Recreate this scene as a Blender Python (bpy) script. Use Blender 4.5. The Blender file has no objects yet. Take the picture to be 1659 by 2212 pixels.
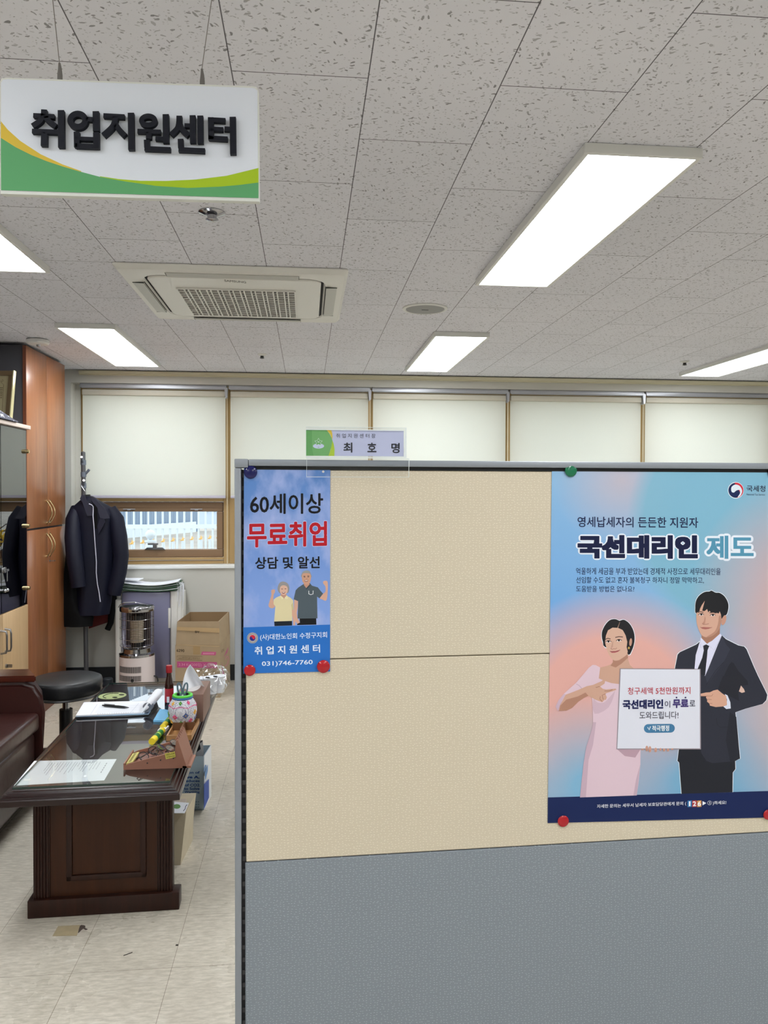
import bpy, bmesh, math, random
from mathutils import Vector, Matrix
random.seed(7)
S = bpy.context.scene
COL = S.collection
PI = math.pi

# ------------------------------------------------------------------ camera
F, YAW, PITCH, ROLL, CYY = 1682.44, math.radians(5.66476), math.radians(-0.98681), math.radians(0.13021), 1090.0
HC = 1.475                       # eye height above the floor
HZ = HC + 0.91876                # ceiling height
X0, Y0 = -0.16447, 1.74452       # ceiling tile grid
_f = Vector((math.sin(YAW)*math.cos(PITCH), math.cos(YAW)*math.cos(PITCH), math.sin(PITCH)))
_r0 = Vector((math.cos(YAW), -math.sin(YAW), 0)); _u0 = _r0.cross(_f)
_r = _r0*math.cos(ROLL) + _u0*math.sin(ROLL); _u = _u0*math.cos(ROLL) - _r0*math.sin(ROLL)
EYE = Vector((0, 0, HC))
cd = bpy.data.cameras.new('camera'); cam = bpy.data.objects.new('camera', cd); COL.objects.link(cam)
cd.sensor_fit = 'HORIZONTAL'; cd.sensor_width = 36; cd.lens = 36*F/1659; cd.shift_y = -(1106-CYY)/1659
cd.clip_start = 0.02; cd.clip_end = 200
cam.matrix_world = Matrix(((_r.x, _u.x, -_f.x, 0), (_r.y, _u.y, -_f.y, 0), (_r.z, _u.z, -_f.z, HC), (0, 0, 0, 1)))
S.camera = cam

# ------------------------------------------------------------------ world, exposure
SKY = 1.25
PANEL = 8.5                      # ceiling panel emission
W = bpy.data.worlds.new('world'); S.world = W; W.use_nodes = True
_n = W.node_tree.nodes; _l = W.node_tree.links
_bg = _n['Background']; _bg.inputs[1].default_value = SKY
_tc = _n.new('ShaderNodeTexCoord'); _sp = _n.new('ShaderNodeSeparateXYZ'); _cr = _n.new('ShaderNodeValToRGB')
_l.new(_tc.outputs['Generated'], _sp.inputs[0]); _l.new(_sp.outputs[2], _cr.inputs[0]); _l.new(_cr.outputs[0], _bg.inputs[0])
_cr.color_ramp.elements[0].color = (0.88, 0.94, 1.0, 1); _cr.color_ramp.elements[1].color = (0.72, 0.84, 1.0, 1)
S.view_settings.view_transform = 'Standard'; S.view_settings.look = 'None'
S.view_settings.gamma = 1; S.view_settings.use_curve_mapping = False
S.view_settings.exposure = 1.08

# ------------------------------------------------------------------ pixel -> place helpers
def ray(px, py): return _f + _r*((px-829.5)/F) + _u*((CYY-py)/F)
def onY(px, py, Y): d = ray(px, py); return EYE + d*(Y/d.y)
def onZ(px, py, z): d = ray(px, py); return EYE + d*((z-HC)/d.z)
def onX(px, py, X): d = ray(px, py); return EYE + d*(X/d.x)
PHI = math.radians(-1.7); PN = Vector((math.sin(PHI), math.cos(PHI), 0)); PU = Vector((math.cos(PHI), -math.sin(PHI), 0)); PD = 1.55
def onP(px, py, off=0.0):        # on the face of the office partition, off = metres in front of it
    d = ray(px, py); return EYE + d*((PD-off)/d.dot(PN))
def planeY(Y, sgn=-1): return lambda px, py, off=0.0: onY(px, py, Y - off)
def Z(o, s, pts): return [(o[0]+x*s, o[1]+y*s) for x, y in pts]

# ------------------------------------------------------------------ materials
def lin(c):
    return tuple((v/255/12.92 if v/255 <= .04045 else ((v/255+.055)/1.055)**2.4) for v in c) + (1,)
MATS = {}
def mat(name, c, rough=.5, metal=0.0, spec=.5, var=0.0, scale=30, stretch=(1, 1, 1), bump=0.0, coat=0.0, trans=0.0, sheen=0.0):
    if name in MATS: return MATS[name]
    m = bpy.data.materials.new(name); m.use_nodes = True; nt = m.node_tree; b = nt.nodes['Principled BSDF']
    b.inputs['Base Color'].default_value = lin(c); b.inputs['Roughness'].default_value = rough
    b.inputs['Metallic'].default_value = metal; b.inputs['Specular IOR Level'].default_value = spec
    b.inputs['Coat Weight'].default_value = coat; b.inputs['Coat Roughness'].default_value = .08
    b.inputs['Transmission Weight'].default_value = trans; b.inputs['Sheen Weight'].default_value = sheen
    if var or bump:
        tc = nt.nodes.new('ShaderNodeTexCoord'); mp = nt.nodes.new('ShaderNodeMapping'); mp.inputs['Scale'].default_value = stretch
        no = nt.nodes.new('ShaderNodeTexNoise'); no.inputs['Scale'].default_value = scale; no.inputs['Detail'].default_value = 4
        nt.links.new(tc.outputs['Object'], mp.inputs[0]); nt.links.new(mp.outputs[0], no.inputs['Vector'])
        if var:
            r = nt.nodes.new('ShaderNodeValToRGB'); l = lin(c)
            r.color_ramp.elements[0].position = .3; r.color_ramp.elements[1].position = .7
            r.color_ramp.elements[0].color = tuple(v*(1-var) for v in l[:3])+(1,)
            r.color_ramp.elements[1].color = tuple(min(1, v*(1+var)) for v in l[:3])+(1,)
            nt.links.new(no.outputs[0], r.inputs[0]); nt.links.new(r.outputs[0], b.inputs['Base Color'])
        if bump:
            bp = nt.nodes.new('ShaderNodeBump'); bp.inputs['Strength'].default_value = bump; bp.inputs['Distance'].default_value = .01
            nt.links.new(no.outputs[0], bp.inputs['Height']); nt.links.new(bp.outputs[0], b.inputs['Normal'])
    MATS[name] = m; return m
def flat(c, rough=.6):
    return mat('print_%d_%d_%d' % tuple(c), c, rough, spec=.25)
class NT:                        # tiny node helper
    def __init__(s, name):
        s.m = bpy.data.materials.new(name); s.m.use_nodes = True; s.t = s.m.node_tree; s.b = s.t.nodes['Principled BSDF']; s.out = s.t.nodes['Material Output']; MATS[name] = s.m
    def n(s, t, **k):
        x = s.t.nodes.new(t)
        for a, v in k.items(): setattr(x, a, v)
        return x
    def link(s, a, b): s.t.links.new(a, b)
    def v(s, sock, val):
        if hasattr(val, 'is_output'): s.link(val, sock)
        else: sock.default_value = val
    def math(s, op, a, b=0.0, clamp=False):
        x = s.n('ShaderNodeMath', operation=op, use_clamp=clamp); s.v(x.inputs[0], a); s.v(x.inputs[1], b); return x.outputs[0]
    def vmath(s, op, a, b=(0, 0, 0)):
        x = s.n('ShaderNodeVectorMath', operation=op); s.v(x.inputs[0], a); s.v(x.inputs[1], b); return x
    def mix(s, f, a, b):
        x = s.n('ShaderNodeMix', data_type='RGBA'); s.v(x.inputs[0], f); s.v(x.inputs[6], a); s.v(x.inputs[7], b); return x.outputs[2]
    def noise(s, vec, scale, detail=3, rough=.5):
        x = s.n('ShaderNodeTexNoise'); x.inputs['Scale'].default_value = scale; x.inputs['Detail'].default_value = detail; x.inputs['Roughness'].default_value = rough; s.link(vec, x.inputs['Vector']); return x.outputs[0]
    def mapr(s, x, a, b, c=0.0, d=1.0):
        y = s.n('ShaderNodeMapRange', clamp=True); s.v(y.inputs[0], x); y.inputs[1].default_value = a; y.inputs[2].default_value = b; y.inputs[3].default_value = c; y.inputs[4].default_value = d; return y.outputs[0]

def m_ceiling():
    k = NT('ceiling_tile'); pos = k.n('ShaderNodeNewGeometry').outputs['Position']; sp = k.n('ShaderNodeSeparateXYZ'); k.link(pos, sp.inputs[0])
    cb = k.n('ShaderNodeCombineXYZ'); k.link(k.math('SUBTRACT', sp.outputs[1], Y0+.3-12), cb.inputs[0]); k.link(k.math('SUBTRACT', sp.outputs[0], X0-12), cb.inputs[1])
    br = k.n('ShaderNodeTexBrick'); br.offset = .5; br.inputs['Scale'].default_value = 1; br.inputs['Brick Width'].default_value = .6; br.inputs['Row Height'].default_value = .3
    br.inputs['Mortar Size'].default_value = .0014; br.inputs['Mortar Smooth'].default_value = .1; br.inputs['Color1'].default_value = (1, 1, 1, 1); br.inputs['Color2'].default_value = (.965, .965, .965, 1); k.link(cb.outputs[0], br.inputs['Vector'])
    wn = k.n('ShaderNodeTexNoise'); wn.inputs['Scale'].default_value = 45; k.link(pos, wn.inputs['Vector'])
    wv = k.vmath('SCALE', k.vmath('SUBTRACT', wn.outputs['Color'], (.5, .5, .5)).outputs[0]); wv.inputs['Scale'].default_value = .016
    wp = k.vmath('ADD', pos, wv.outputs[0]).outputs[0]
    def specks(scale, ang, st, thr, keep):
        mp = k.n('ShaderNodeMapping'); mp.inputs['Rotation'].default_value = (0, 0, ang); k.link(wp, mp.inputs[0])
        m2 = k.n('ShaderNodeMapping'); m2.inputs['Scale'].default_value = (1, st, 1); k.link(mp.outputs[0], m2.inputs[0])
        vo = k.n('ShaderNodeTexVoronoi', voronoi_dimensions='2D'); vo.inputs['Scale'].default_value = scale; k.link(m2.outputs[0], vo.inputs['Vector'])
        sc = k.n('ShaderNodeSeparateColor'); k.link(vo.outputs['Color'], sc.inputs[0])
        on = k.math('GREATER_THAN', sc.outputs[0], keep)
        th = k.math('MULTIPLY', sc.outputs[1], thr)
        return k.math('MULTIPLY', k.math('LESS_THAN', vo.outputs['Distance'], th), k.math('MULTIPLY', on, k.mapr(sc.outputs[2], 0, 1, .35, 1)))
    a = specks(36, .5, 2.6, .25, .6); b = specks(40, -.45, 2.4, .24, .7); c = specks(100, 0, 1.0, .26, .5); d = specks(28, 1.9, 2.6, .22, .72)
    sk = k.math('MAXIMUM', k.math('MAXIMUM', a, b), k.math('MAXIMUM', k.math('MULTIPLY', c, .6), d))
    base = k.mix(k.noise(pos, 2.2), lin((226, 226, 233)), lin((235, 234, 241)))
    base = k.mix(1.0, base, base)
    mul = k.n('ShaderNodeMix', data_type='RGBA', blend_type='MULTIPLY'); mul.inputs[0].default_value = 1; k.link(base, mul.inputs[6]); k.link(br.outputs['Color'], mul.inputs[7])
    br.inputs['Mortar'].default_value = (.2, .19, .2, 1)
    col = k.mix(k.math('MULTIPLY', sk, .72), mul.outputs[2], lin((84, 80, 80)))
    k.link(col, k.b.inputs['Base Color']); k.b.inputs['Roughness'].default_value = .95; k.b.inputs['Specular IOR Level'].default_value = .1
    bp = k.n('ShaderNodeBump', invert=True); bp.inputs['Strength'].default_value = .35; bp.inputs['Distance'].default_value = .003; k.link(sk, bp.inputs['Height']); k.link(bp.outputs[0], k.b.inputs['Normal'])
    return k.m
def m_floor():
    k = NT('floor_vinyl'); pos = k.n('ShaderNodeNewGeometry').outputs['Position']; sp = k.n('ShaderNodeSeparateXYZ'); k.link(pos, sp.inputs[0])
    cb = k.n('ShaderNodeCombineXYZ'); k.link(k.math('SUBTRACT', sp.outputs[0], -.4145-9), cb.inputs[0]); k.link(k.math('SUBTRACT', sp.outputs[1], 2.436-9), cb.inputs[1])
    br = k.n('ShaderNodeTexBrick'); br.offset = 0; br.inputs['Scale'].default_value = 1; br.inputs['Brick Width'].default_value = .3; br.inputs['Row Height'].default_value = .3
    br.inputs['Mortar Size'].default_value = .0009; br.inputs['Mortar Smooth'].default_value = .2; br.inputs['Color1'].default_value = (1, 1, 1, 1); br.inputs['Color2'].default_value = (.95, .95, .94, 1); br.inputs['Mortar'].default_value = (.42, .38, .34, 1); k.link(cb.outputs[0], br.inputs['Vector'])
    mp = k.n('ShaderNodeMapping'); mp.inputs['Scale'].default_value = (1, 3.6, 1); k.link(pos, mp.inputs[0])
    st = k.noise(mp.outputs[0], 26, 5, .65); st2 = k.noise(mp.outputs[0], 9, 3); dirt = k.noise(pos, 2.3, 5, .62)
    c1 = k.mix(k.mapr(st, .38, .68), lin((186, 178, 163)), lin((216, 208, 194)))
    c2 = k.mix(k.mapr(st2, .62, .72, 0, .5), c1, lin((230, 225, 213)))
    c3 = k.mix(k.mapr(dirt, .5, .78, 0, .42), c2, lin((148, 138, 124)))
    mul = k.n('ShaderNodeMix', data_type='RGBA', blend_type='MULTIPLY'); mul.inputs[0].default_value = 1; k.link(c3, mul.inputs[6]); k.link(br.outputs['Color'], mul.inputs[7])
    k.link(mul.outputs[2], k.b.inputs['Base Color']); k.link(k.mapr(dirt, .3, .75, .2, .42), k.b.inputs['Roughness']); k.b.inputs['Specular IOR Level'].default_value = .5
    bp = k.n('ShaderNodeBump'); bp.inputs['Strength'].default_value = .12; bp.inputs['Distance'].default_value = .004; k.link(k.noise(pos, 22, 3), bp.inputs['Height']); k.link(bp.outputs[0], k.b.inputs['Normal'])
    return k.m
def m_fabric(name, base, dash, dk):
    k = NT(name); tc = k.n('ShaderNodeTexCoord'); sp = k.n('ShaderNodeSeparateXYZ'); k.link(tc.outputs['Object'], sp.inputs[0])
    cb = k.n('ShaderNodeCombineXYZ'); k.link(k.math('MULTIPLY', sp.outputs[0], 1/.0072), cb.inputs[0]); k.link(k.math('MULTIPLY', sp.outputs[2], 1/.0052), cb.inputs[1])
    vo = k.n('ShaderNodeTexVoronoi', voronoi_dimensions='2D'); vo.inputs['Scale'].default_value = 1; vo.inputs['Randomness'].default_value = .62; k.link(cb.outputs[0], vo.inputs['Vector'])
    d = k.vmath('MULTIPLY', k.vmath('SUBTRACT', cb.outputs[0], vo.outputs['Position']).outputs[0], (1, 2.6, 0))
    ln = k.vmath('LENGTH', d.outputs[0]).outputs['Value']
    on = k.mapr(ln, .14, .24, .9, 0)
    rib = k.math('SINE', k.math('MULTIPLY', sp.outputs[2], 2*PI/.0034))
    nz = k.noise(tc.outputs['Object'], 180, 2)
    c = k.mix(k.mapr(rib, -1, 1, 0, 1), lin(dk), lin(base)); c = k.mix(k.math('MULTIPLY', nz, .35), c, lin(dk))
    c = k.mix(on, c, lin(dash)); k.link(c, k.b.inputs['Base Color']); k.b.inputs['Roughness'].default_value = .8; k.b.inputs['Specular IOR Level'].default_value = .2
    bp = k.n('ShaderNodeBump'); bp.inputs['Strength'].default_value = .25; bp.inputs['Distance'].default_value = .002; k.link(on, bp.inputs['Height']); k.link(bp.outputs[0], k.b.inputs['Normal'])
    return k.m
def m_wood(name, dark, light, scale=9, axis='z', rough=.3, coat=.3, band=1.0, spec=.5):
    k = NT(name); tc = k.n('ShaderNodeTexCoord'); mp = k.n('ShaderNodeMapping')
    mp.inputs['Scale'].default_value = {'z': (6, 6, .45), 'y': (6, .45, 6), 'x': (.45, 6, 6)}[axis]; k.link(tc.outputs['Object'], mp.inputs[0])
    a = k.noise(mp.outputs[0], scale, 5, .6); b = k.noise(mp.outputs[0], scale*5, 2)
    f = k.math('ADD', k.math('MULTIPLY', a, .75*band), k.math('MULTIPLY', b, .25))
    k.link(k.mix(k.mapr(f, .3, .65), lin(dark), lin(light)), k.b.inputs['Base Color']); k.b.inputs['Roughness'].default_value = rough; k.b.inputs['Coat Weight'].default_value = coat; k.b.inputs['Coat Roughness'].default_value = .15; k.b.inputs['Specular IOR Level'].default_value = spec
    return k.m
def m_glass(name, tint, ior, rough=0.0, gl=(1, 1, 1)):
    k = NT(name); k.t.nodes.remove(k.b); tr = k.n('ShaderNodeBsdfTransparent'); tr.inputs[0].default_value = tint + (1,)
    g = k.n('ShaderNodeBsdfGlossy'); g.inputs['Color'].default_value = gl + (1,); g.inputs['Roughness'].default_value = rough
    fr = k.n('ShaderNodeFresnel'); fr.inputs[0].default_value = ior; ge = k.n('ShaderNodeNewGeometry')
    fac = k.math('MULTIPLY', fr.outputs[0], k.math('SUBTRACT', 1.0, ge.outputs['Backfacing']))
    mx = k.n('ShaderNodeMixShader'); k.link(fac, mx.inputs[0]); k.link(tr.outputs[0], mx.inputs[1]); k.link(g.outputs[0], mx.inputs[2]); k.link(mx.outputs[0], k.out.inputs[0])
    return k.m
def m_blind():
    k = NT('blind_fabric'); k.t.nodes.remove(k.b); tc = k.n('ShaderNodeTexCoord'); c = k.mix(k.noise(tc.outputs['Object'], 260, 2), lin((236, 236, 228)), lin((243, 243, 236)))
    d = k.n('ShaderNodeBsdfDiffuse'); t = k.n('ShaderNodeBsdfTranslucent'); k.link(c, d.inputs[0]); k.link(c, t.inputs[0])
    mx = k.n('ShaderNodeMixShader'); mx.inputs[0].default_value = .62; k.link(d.outputs[0], mx.inputs[1]); k.link(t.outputs[0], mx.inputs[2]); k.link(mx.outputs[0], k.out.inputs[0])
    return k.m
def m_emit(name, c, s):
    k = NT(name); k.b.inputs['Base Color'].default_value = (.8, .8, .8, 1); k.b.inputs['Emission Color'].default_value = c + (1,); k.b.inputs['Emission Strength'].default_value = s; return k.m
def m_poster_tax():
    k = NT('poster_print_gradient'); tc = k.n('ShaderNodeTexCoord'); sp = k.n('ShaderNodeSeparateXYZ'); k.link(tc.outputs['Generated'], sp.inputs[0])
    u = sp.outputs[0]; v = sp.outputs[2]
    def blob(cu, cv, r0, r1, asp=1.414):
        dx = k.math('SUBTRACT', u, cu); dy = k.math('MULTIPLY', k.math('SUBTRACT', v, cv), asp)
        return k.mapr(k.math('SQRT', k.math('ADD', k.math('MULTIPLY', dx, dx), k.math('MULTIPLY', dy, dy))), r0, r1, 1, 0)
    c = k.mix(k.mapr(v, .25, .7), lin((121, 172, 206)), lin((140, 184, 222)))
    c = k.mix(k.math('MULTIPLY', blob(.0, .62, .0, .5), .9), c, lin((112, 168, 226)))
    c = k.mix(k.math('MULTIPLY', blob(.28, .97, .0, .27), .75), c, lin((203, 183, 186)))
    c = k.mix(k.math('MULTIPLY', blob(.77, .86, .40, .47), .9), c, lin((126, 181, 205)))
    c = k.mix(k.math('MULTIPLY', blob(1.05, .64, .05, .5), .95), c, lin((222, 168, 160)))
    c = k.mix(k.math('MULTIPLY', blob(1.12, .34, .05, .55), .95), c, lin((226, 178, 160)))
    c = k.mix(k.math('MULTIPLY', blob(.25, .32, .30, .50), .97), c, lin((228, 172, 160)))
    c = k.mix(k.math('MULTIPLY', blob(.15, .12, .05, .36), .95), c, lin((122, 180, 214)))
    c = k.mix(k.math('MULTIPLY', blob(.55, .12, .05, .34), .9), c, lin((110, 172, 208)))
    k.link(c, k.b.inputs['Base Color']); k.b.inputs['Roughness'].default_value = .45; k.b.inputs['Specular IOR Level'].default_value = .35
    return k.m
def m_poster_sky():
    k = NT('poster_print_sky'); tc = k.n('ShaderNodeTexCoord'); sp = k.n('ShaderNodeSeparateXYZ'); k.link(tc.outputs['Generated'], sp.inputs[0])
    mp = k.n('ShaderNodeMapping'); mp.inputs['Scale'].default_value = (1.1, 1, 2.0); mp.inputs['Rotation'].default_value = (0, .5, 0); k.link(tc.outputs['Generated'], mp.inputs[0])
    n = k.noise(mp.outputs[0], 2.2, 6, .55)
    c = k.mix(k.mapr(sp.outputs[2], .35, 1.0), lin((128, 160, 224)), lin((84, 130, 196)))
    c = k.mix(k.mapr(n, .42, .68, 0, .85), c, lin((176, 188, 232)))
    k.link(c, k.b.inputs['Base Color']); k.b.inputs['Roughness'].default_value = .4; k.b.inputs['Specular IOR Level'].default_value = .35
    return k.m
def m_bead_pot():
    k = NT('beaded_weave'); tc = k.n('ShaderNodeTexCoord'); vo = k.n('ShaderNodeTexVoronoi'); vo.inputs['Scale'].default_value = 190; vo.inputs['Randomness'].default_value = .25; k.link(tc.outputs['Object'], vo.inputs['Vector'])
    c = k.mix(k.mapr(vo.outputs['Distance'], .35, .75), lin((238, 238, 242)), lin((120, 122, 150)))
    k.link(c, k.b.inputs['Base Color']); k.b.inputs['Roughness'].default_value = .45
    bp = k.n('ShaderNodeBump', invert=True); bp.inputs['Strength'].default_value = .6; bp.inputs['Distance'].default_value = .004; k.link(vo.outputs['Distance'], bp.inputs['Height']); k.link(bp.outputs[0], k.b.inputs['Normal'])
    return k.m
def m_cloth_pattern():
    k = NT('leaf_print_cloth'); tc = k.n('ShaderNodeTexCoord'); mp = k.n('ShaderNodeMapping'); mp.inputs['Rotation'].default_value = (0, .6, .7); mp.inputs['Scale'].default_value = (1, 1, 3); k.link(tc.outputs['Object'], mp.inputs[0])
    n = k.noise(mp.outputs[0], 26, 2); k.link(k.mix(k.mapr(n, .58, .62), lin((78, 78, 92)), lin((215, 215, 225))), k.b.inputs['Base Color']); k.b.inputs['Roughness'].default_value = .8
    return k.m

M_CEIL = m_ceiling(); M_FLOOR = m_floor()
M_WALL = mat('wall_paint', (200, 198, 190), .75, var=.02, scale=3, spec=.2)
M_CREAM = mat('cream_moulding', (214, 208, 180), .6)
M_SILL = mat('sill_white', (236, 238, 236), .35)
M_DARKBASE = mat('dark_baseboard', (34, 36, 40), .5)
M_FRAMEW = mat('bronze_window_frame', (176, 146, 98), .4, metal=.15, var=.04, scale=8)
M_FRAMED = mat('bronze_window_sash', (140, 112, 84), .45, metal=.1)
M_PANE = m_glass('window_pane', (.97, .99, .99), 1.45)
M_BLIND = m_blind()
M_RAIL = mat('blind_rail_grey', (176, 177, 182), .35, metal=.3)
M_BBAR = mat('blind_bottom_bar', (196, 192, 206), .35)
M_CASS = mat('blind_cassette_cream', (206, 200, 184), .6)
M_CHAIN = mat('chain_plastic', (226, 216, 188), .4)
M_WHITE = mat('white_plastic', (226, 226, 222), .4)
M_PLASTIC = mat('warm_white_plastic', (230, 228, 222), .38)
M_LOUVER = mat('louver_grey', (190, 189, 182), .4)
M_BLACK = mat('black_plastic', (18, 18, 20), .4)
M_DK = mat('dark_void', (10, 10, 11), .8)
M_CHROME = mat('chrome', (172, 172, 176), .12, metal=1)
M_STEEL = mat('brushed_steel', (150, 150, 152), .3, metal=1)
M_GOLD = mat('satin_brass', (205, 185, 140), .25, metal=1)
M_DIFF = m_emit('light_diffuser', (.93, .97, 1.0), PANEL)
M_ALU = mat('partition_grey_frame', (142, 147, 154), .45, metal=.25)
M_BEIGE = m_fabric('partition_beige_fabric', (216, 205, 183), (240, 232, 214), (204, 192, 169))
M_GREY = m_fabric('partition_grey_fabric', (142, 149, 156), (182, 191, 199), (128, 135, 142))
M_CHERRY = m_wood('cherry_veneer', (126, 76, 44), (156, 101, 62), 5, 'z', .34, .25)
M_CHERRYE = m_wood('cherry_edge', (92, 46, 28), (112, 60, 36), 5, 'z', .4, .1)
M_CHARCOAL = mat('charcoal_laminate', (62, 62, 68), .6)
M_MAPLE = m_wood('maple_veneer', (190, 158, 116), (204, 172, 130), 4, 'z', .4, .15)
M_TOPB = mat('cabinet_top_board', (206, 190, 180), .45)
M_SMOKE = m_glass('smoked_glass', (.16, .17, .17), 2.2)
M_DESK = m_wood('walnut_stain', (30, 11, 6), (52, 23, 12), 4, 'z', .4, .05, 1, .3)
M_DESKX = m_wood('walnut_stain_moulding', (26, 10, 10), (40, 17, 15), 4, 'x', .3, .2, 1, .35)
M_DESKP = m_wood('walnut_panel', (50, 24, 10), (68, 36, 16), 3, 'z', .42, .05, 1, .25)
M_TGLASS = m_glass('table_glass', (.97, .985, .975), 2.7)
M_GEDGE = mat('glass_edge_green', (44, 66, 60), .25)
M_LEATHER = mat('brown_leather', (56, 24, 20), .33, var=.15, scale=6, bump=.35, coat=.15)
M_ARMW = m_wood('sofa_arm_wood', (62, 24, 16), (84, 34, 20), 4, 'x', .22, .7)
M_VINYL = mat('black_vinyl', (26, 27, 30), .42, bump=.08, scale=120)
M_NAVY = mat('navy_cloth', (9, 12, 32), .62, var=.15, scale=4, bump=.25, spec=.3)
M_NAVY2 = mat('navy_lapel', (13, 16, 40), .55, bump=.15, scale=8)
M_BLKCLOTH = mat('black_cloth', (6, 6, 8), .8, spec=.2)
M_RED = mat('red_cloth', (92, 12, 14), .7)
M_PIPING = mat('silver_piping', (196, 196, 214), .4)
M_PAPER = mat('paper_white', (234, 236, 242), .7, var=.01)
M_CARD = mat('kraft_card', (168, 146, 116), .75, var=.05, scale=14)
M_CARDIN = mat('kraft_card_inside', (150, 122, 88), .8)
M_TAPE = mat('clear_tape', (190, 162, 122), .2)
M_ACRY = m_glass('clear_acrylic', (.97, .975, .98), 1.45)
M_TERRA = mat('terracotta_board', (150, 102, 82), .5, var=.03, scale=40)
M_KRAFTWOOD = m_wood('tray_wood', (150, 106, 60), (176, 130, 80), 5, 'y', .5, .1)
M_LENS = m_glass('spectacle_lens', (.9, .92, .95), 1.9)
M_BAG = m_glass('clear_plastic_bag', (.93, .94, .95), 1.75, .06)

# ------------------------------------------------------------------ mesh helpers
def newbm(): return bmesh.new()
WM = {}
def finish(name, bm, m, smooth):
    me = bpy.data.meshes.new(name)
    bmesh.ops.recalc_face_normals(bm, faces=bm.faces)
    bm.to_mesh(me); bm.free()
    for x in (m if isinstance(m, (list, tuple)) else [m]): me.materials.append(x)
    if smooth:
        me.polygons.foreach_set('use_smooth', [True]*len(me.polygons)); me.set_sharp_from_angle(angle=math.radians(smooth if smooth > 1 else 40))
    me.update(); return me
def tag(o, label=None, cat=None, group=None, kind=None):
    for k, v in (('label', label), ('category', cat), ('group', group), ('kind', kind)):
        if v: o[k] = v
    return o
def thing(name, label, cat, loc=(0, 0, 0), rz=0.0, group=None):
    o = bpy.data.objects.new(name, None); COL.objects.link(o); o.location = loc; o.rotation_euler = (0, 0, rz); o.empty_display_size = .05
    WM[o.name] = Matrix.Translation(Vector(loc)) @ Matrix.Rotation(rz, 4, 'Z'); return tag(o, label, cat, group)
def part(name, bm, m, parent, local=False, smooth=40, label=None, kind=None):
    M = WM[parent.name]
    if not local: bmesh.ops.transform(bm, matrix=M.inverted(), verts=bm.verts)
    o = bpy.data.objects.new(name, finish(name, bm, m, smooth)); COL.objects.link(o); o.parent = parent; WM[o.name] = M
    return tag(o, label, None, None, kind)
def solo(name, bm, m, label=None, cat=None, group=None, kind=None, smooth=40):
    bm.verts.ensure_lookup_table(); vs = [v.co for v in bm.verts]
    c = Vector(((min(v.x for v in vs)+max(v.x for v in vs))/2, (min(v.y for v in vs)+max(v.y for v in vs))/2, min(v.z for v in vs)))
    bmesh.ops.translate(bm, vec=-c, verts=bm.verts)
    o = bpy.data.objects.new(name, finish(name, bm, m, smooth)); o.location = c; COL.objects.link(o); WM[o.name] = Matrix.Translation(c)
    return tag(o, label, cat, group, kind)
def struct(name, bm, m, smooth=0):
    o = bpy.data.objects.new(name, finish(name, bm, m, smooth)); COL.objects.link(o); WM[o.name] = Matrix.Identity(4); o['kind'] = 'structure'; return o
def dup(root, loc, rz=None, label=None):
    r = root.copy(); COL.objects.link(r); r.location = loc; WM[r.name] = Matrix.Translation(Vector(loc))
    if rz is not None: r.rotation_euler = (0, 0, rz)
    if label: r['label'] = label
    for ch in list(root.children):
        c = ch.copy(); COL.objects.link(c); c.parent = r; WM[c.name] = WM[r.name]
        for g in list(ch.children):
            d = g.copy(); COL.objects.link(d); d.parent = c
    return r
def box(bm, x0, x1, y0, y1, z0, z1, bev=0.0, mi=0, seg=2):
    vs = [bm.verts.new(p) for p in ((x0, y0, z0), (x1, y0, z0), (x1, y1, z0), (x0, y1, z0), (x0, y0, z1), (x1, y0, z1), (x1, y1, z1), (x0, y1, z1))]
    fs = [bm.faces.new([vs[i] for i in q]) for q in ((3, 2, 1, 0), (4, 5, 6, 7), (0, 1, 5, 4), (1, 2, 6, 5), (2, 3, 7, 6), (3, 0, 4, 7))]
    for f in fs: f.material_index = mi
    if bev:
        r = bmesh.ops.bevel(bm, geom=list({e for f in fs for e in f.edges}), offset=bev, segments=seg, affect='EDGES', profile=.5)
        for f in r['faces']: f.material_index = mi
def obox(bm, c, ax, ay, az, hx, hy, hz, mi=0):       # oriented box
    c = Vector(c); ax = Vector(ax).normalized()*hx; ay = Vector(ay).normalized()*hy; az = Vector(az).normalized()*hz
    vs = [bm.verts.new(c+ax*i+ay*j+az*k) for k in (-1, 1) for i, j in ((-1, -1), (1, -1), (1, 1), (-1, 1))]
    for q in ((3, 2, 1, 0), (4, 5, 6, 7), (0, 1, 5, 4), (1, 2, 6, 5), (2, 3, 7, 6), (3, 0, 4, 7)):
        bm.faces.new([vs[i] for i in q]).material_index = mi
def ringpts(c, ax, ay, rx, ry, n, ph=0): return [Vector(c)+ax*(rx*math.cos(2*PI*i/n+ph))+ay*(ry*math.sin(2*PI*i/n+ph)) for i in range(n)]
def bridge(bm, rings, mi=0, cap=True, closed=True):
    vr = [[bm.verts.new(p) for p in r] for r in rings]; n = len(vr[0])
    for a, b in zip(vr, vr[1:]):
        for i in range(n if closed else n-1):
            bm.faces.new((a[i], a[(i+1) % n], b[(i+1) % n], b[i])).material_index = mi
    if cap and closed:
        bm.faces.new(list(reversed(vr[0]))).material_index = mi; bm.faces.new(vr[-1]).material_index = mi
    return vr
def frame(d):
    d = Vector(d).normalized(); a = Vector((0, 0, 1)) if abs(d.z) < .9 else Vector((1, 0, 0)); x = a.cross(d).normalized(); return x, d.cross(x)
def cyl(bm, p0, p1, r0, r1=None, n=20, mi=0, cap=True):
    r1 = r0 if r1 is None else r1; p0 = Vector(p0); p1 = Vector(p1); x, y = frame(p1-p0)
    bridge(bm, [ringpts(p0, x, y, r0, r0, n), ringpts(p1, x, y, r1, r1, n)], mi, cap)
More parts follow.
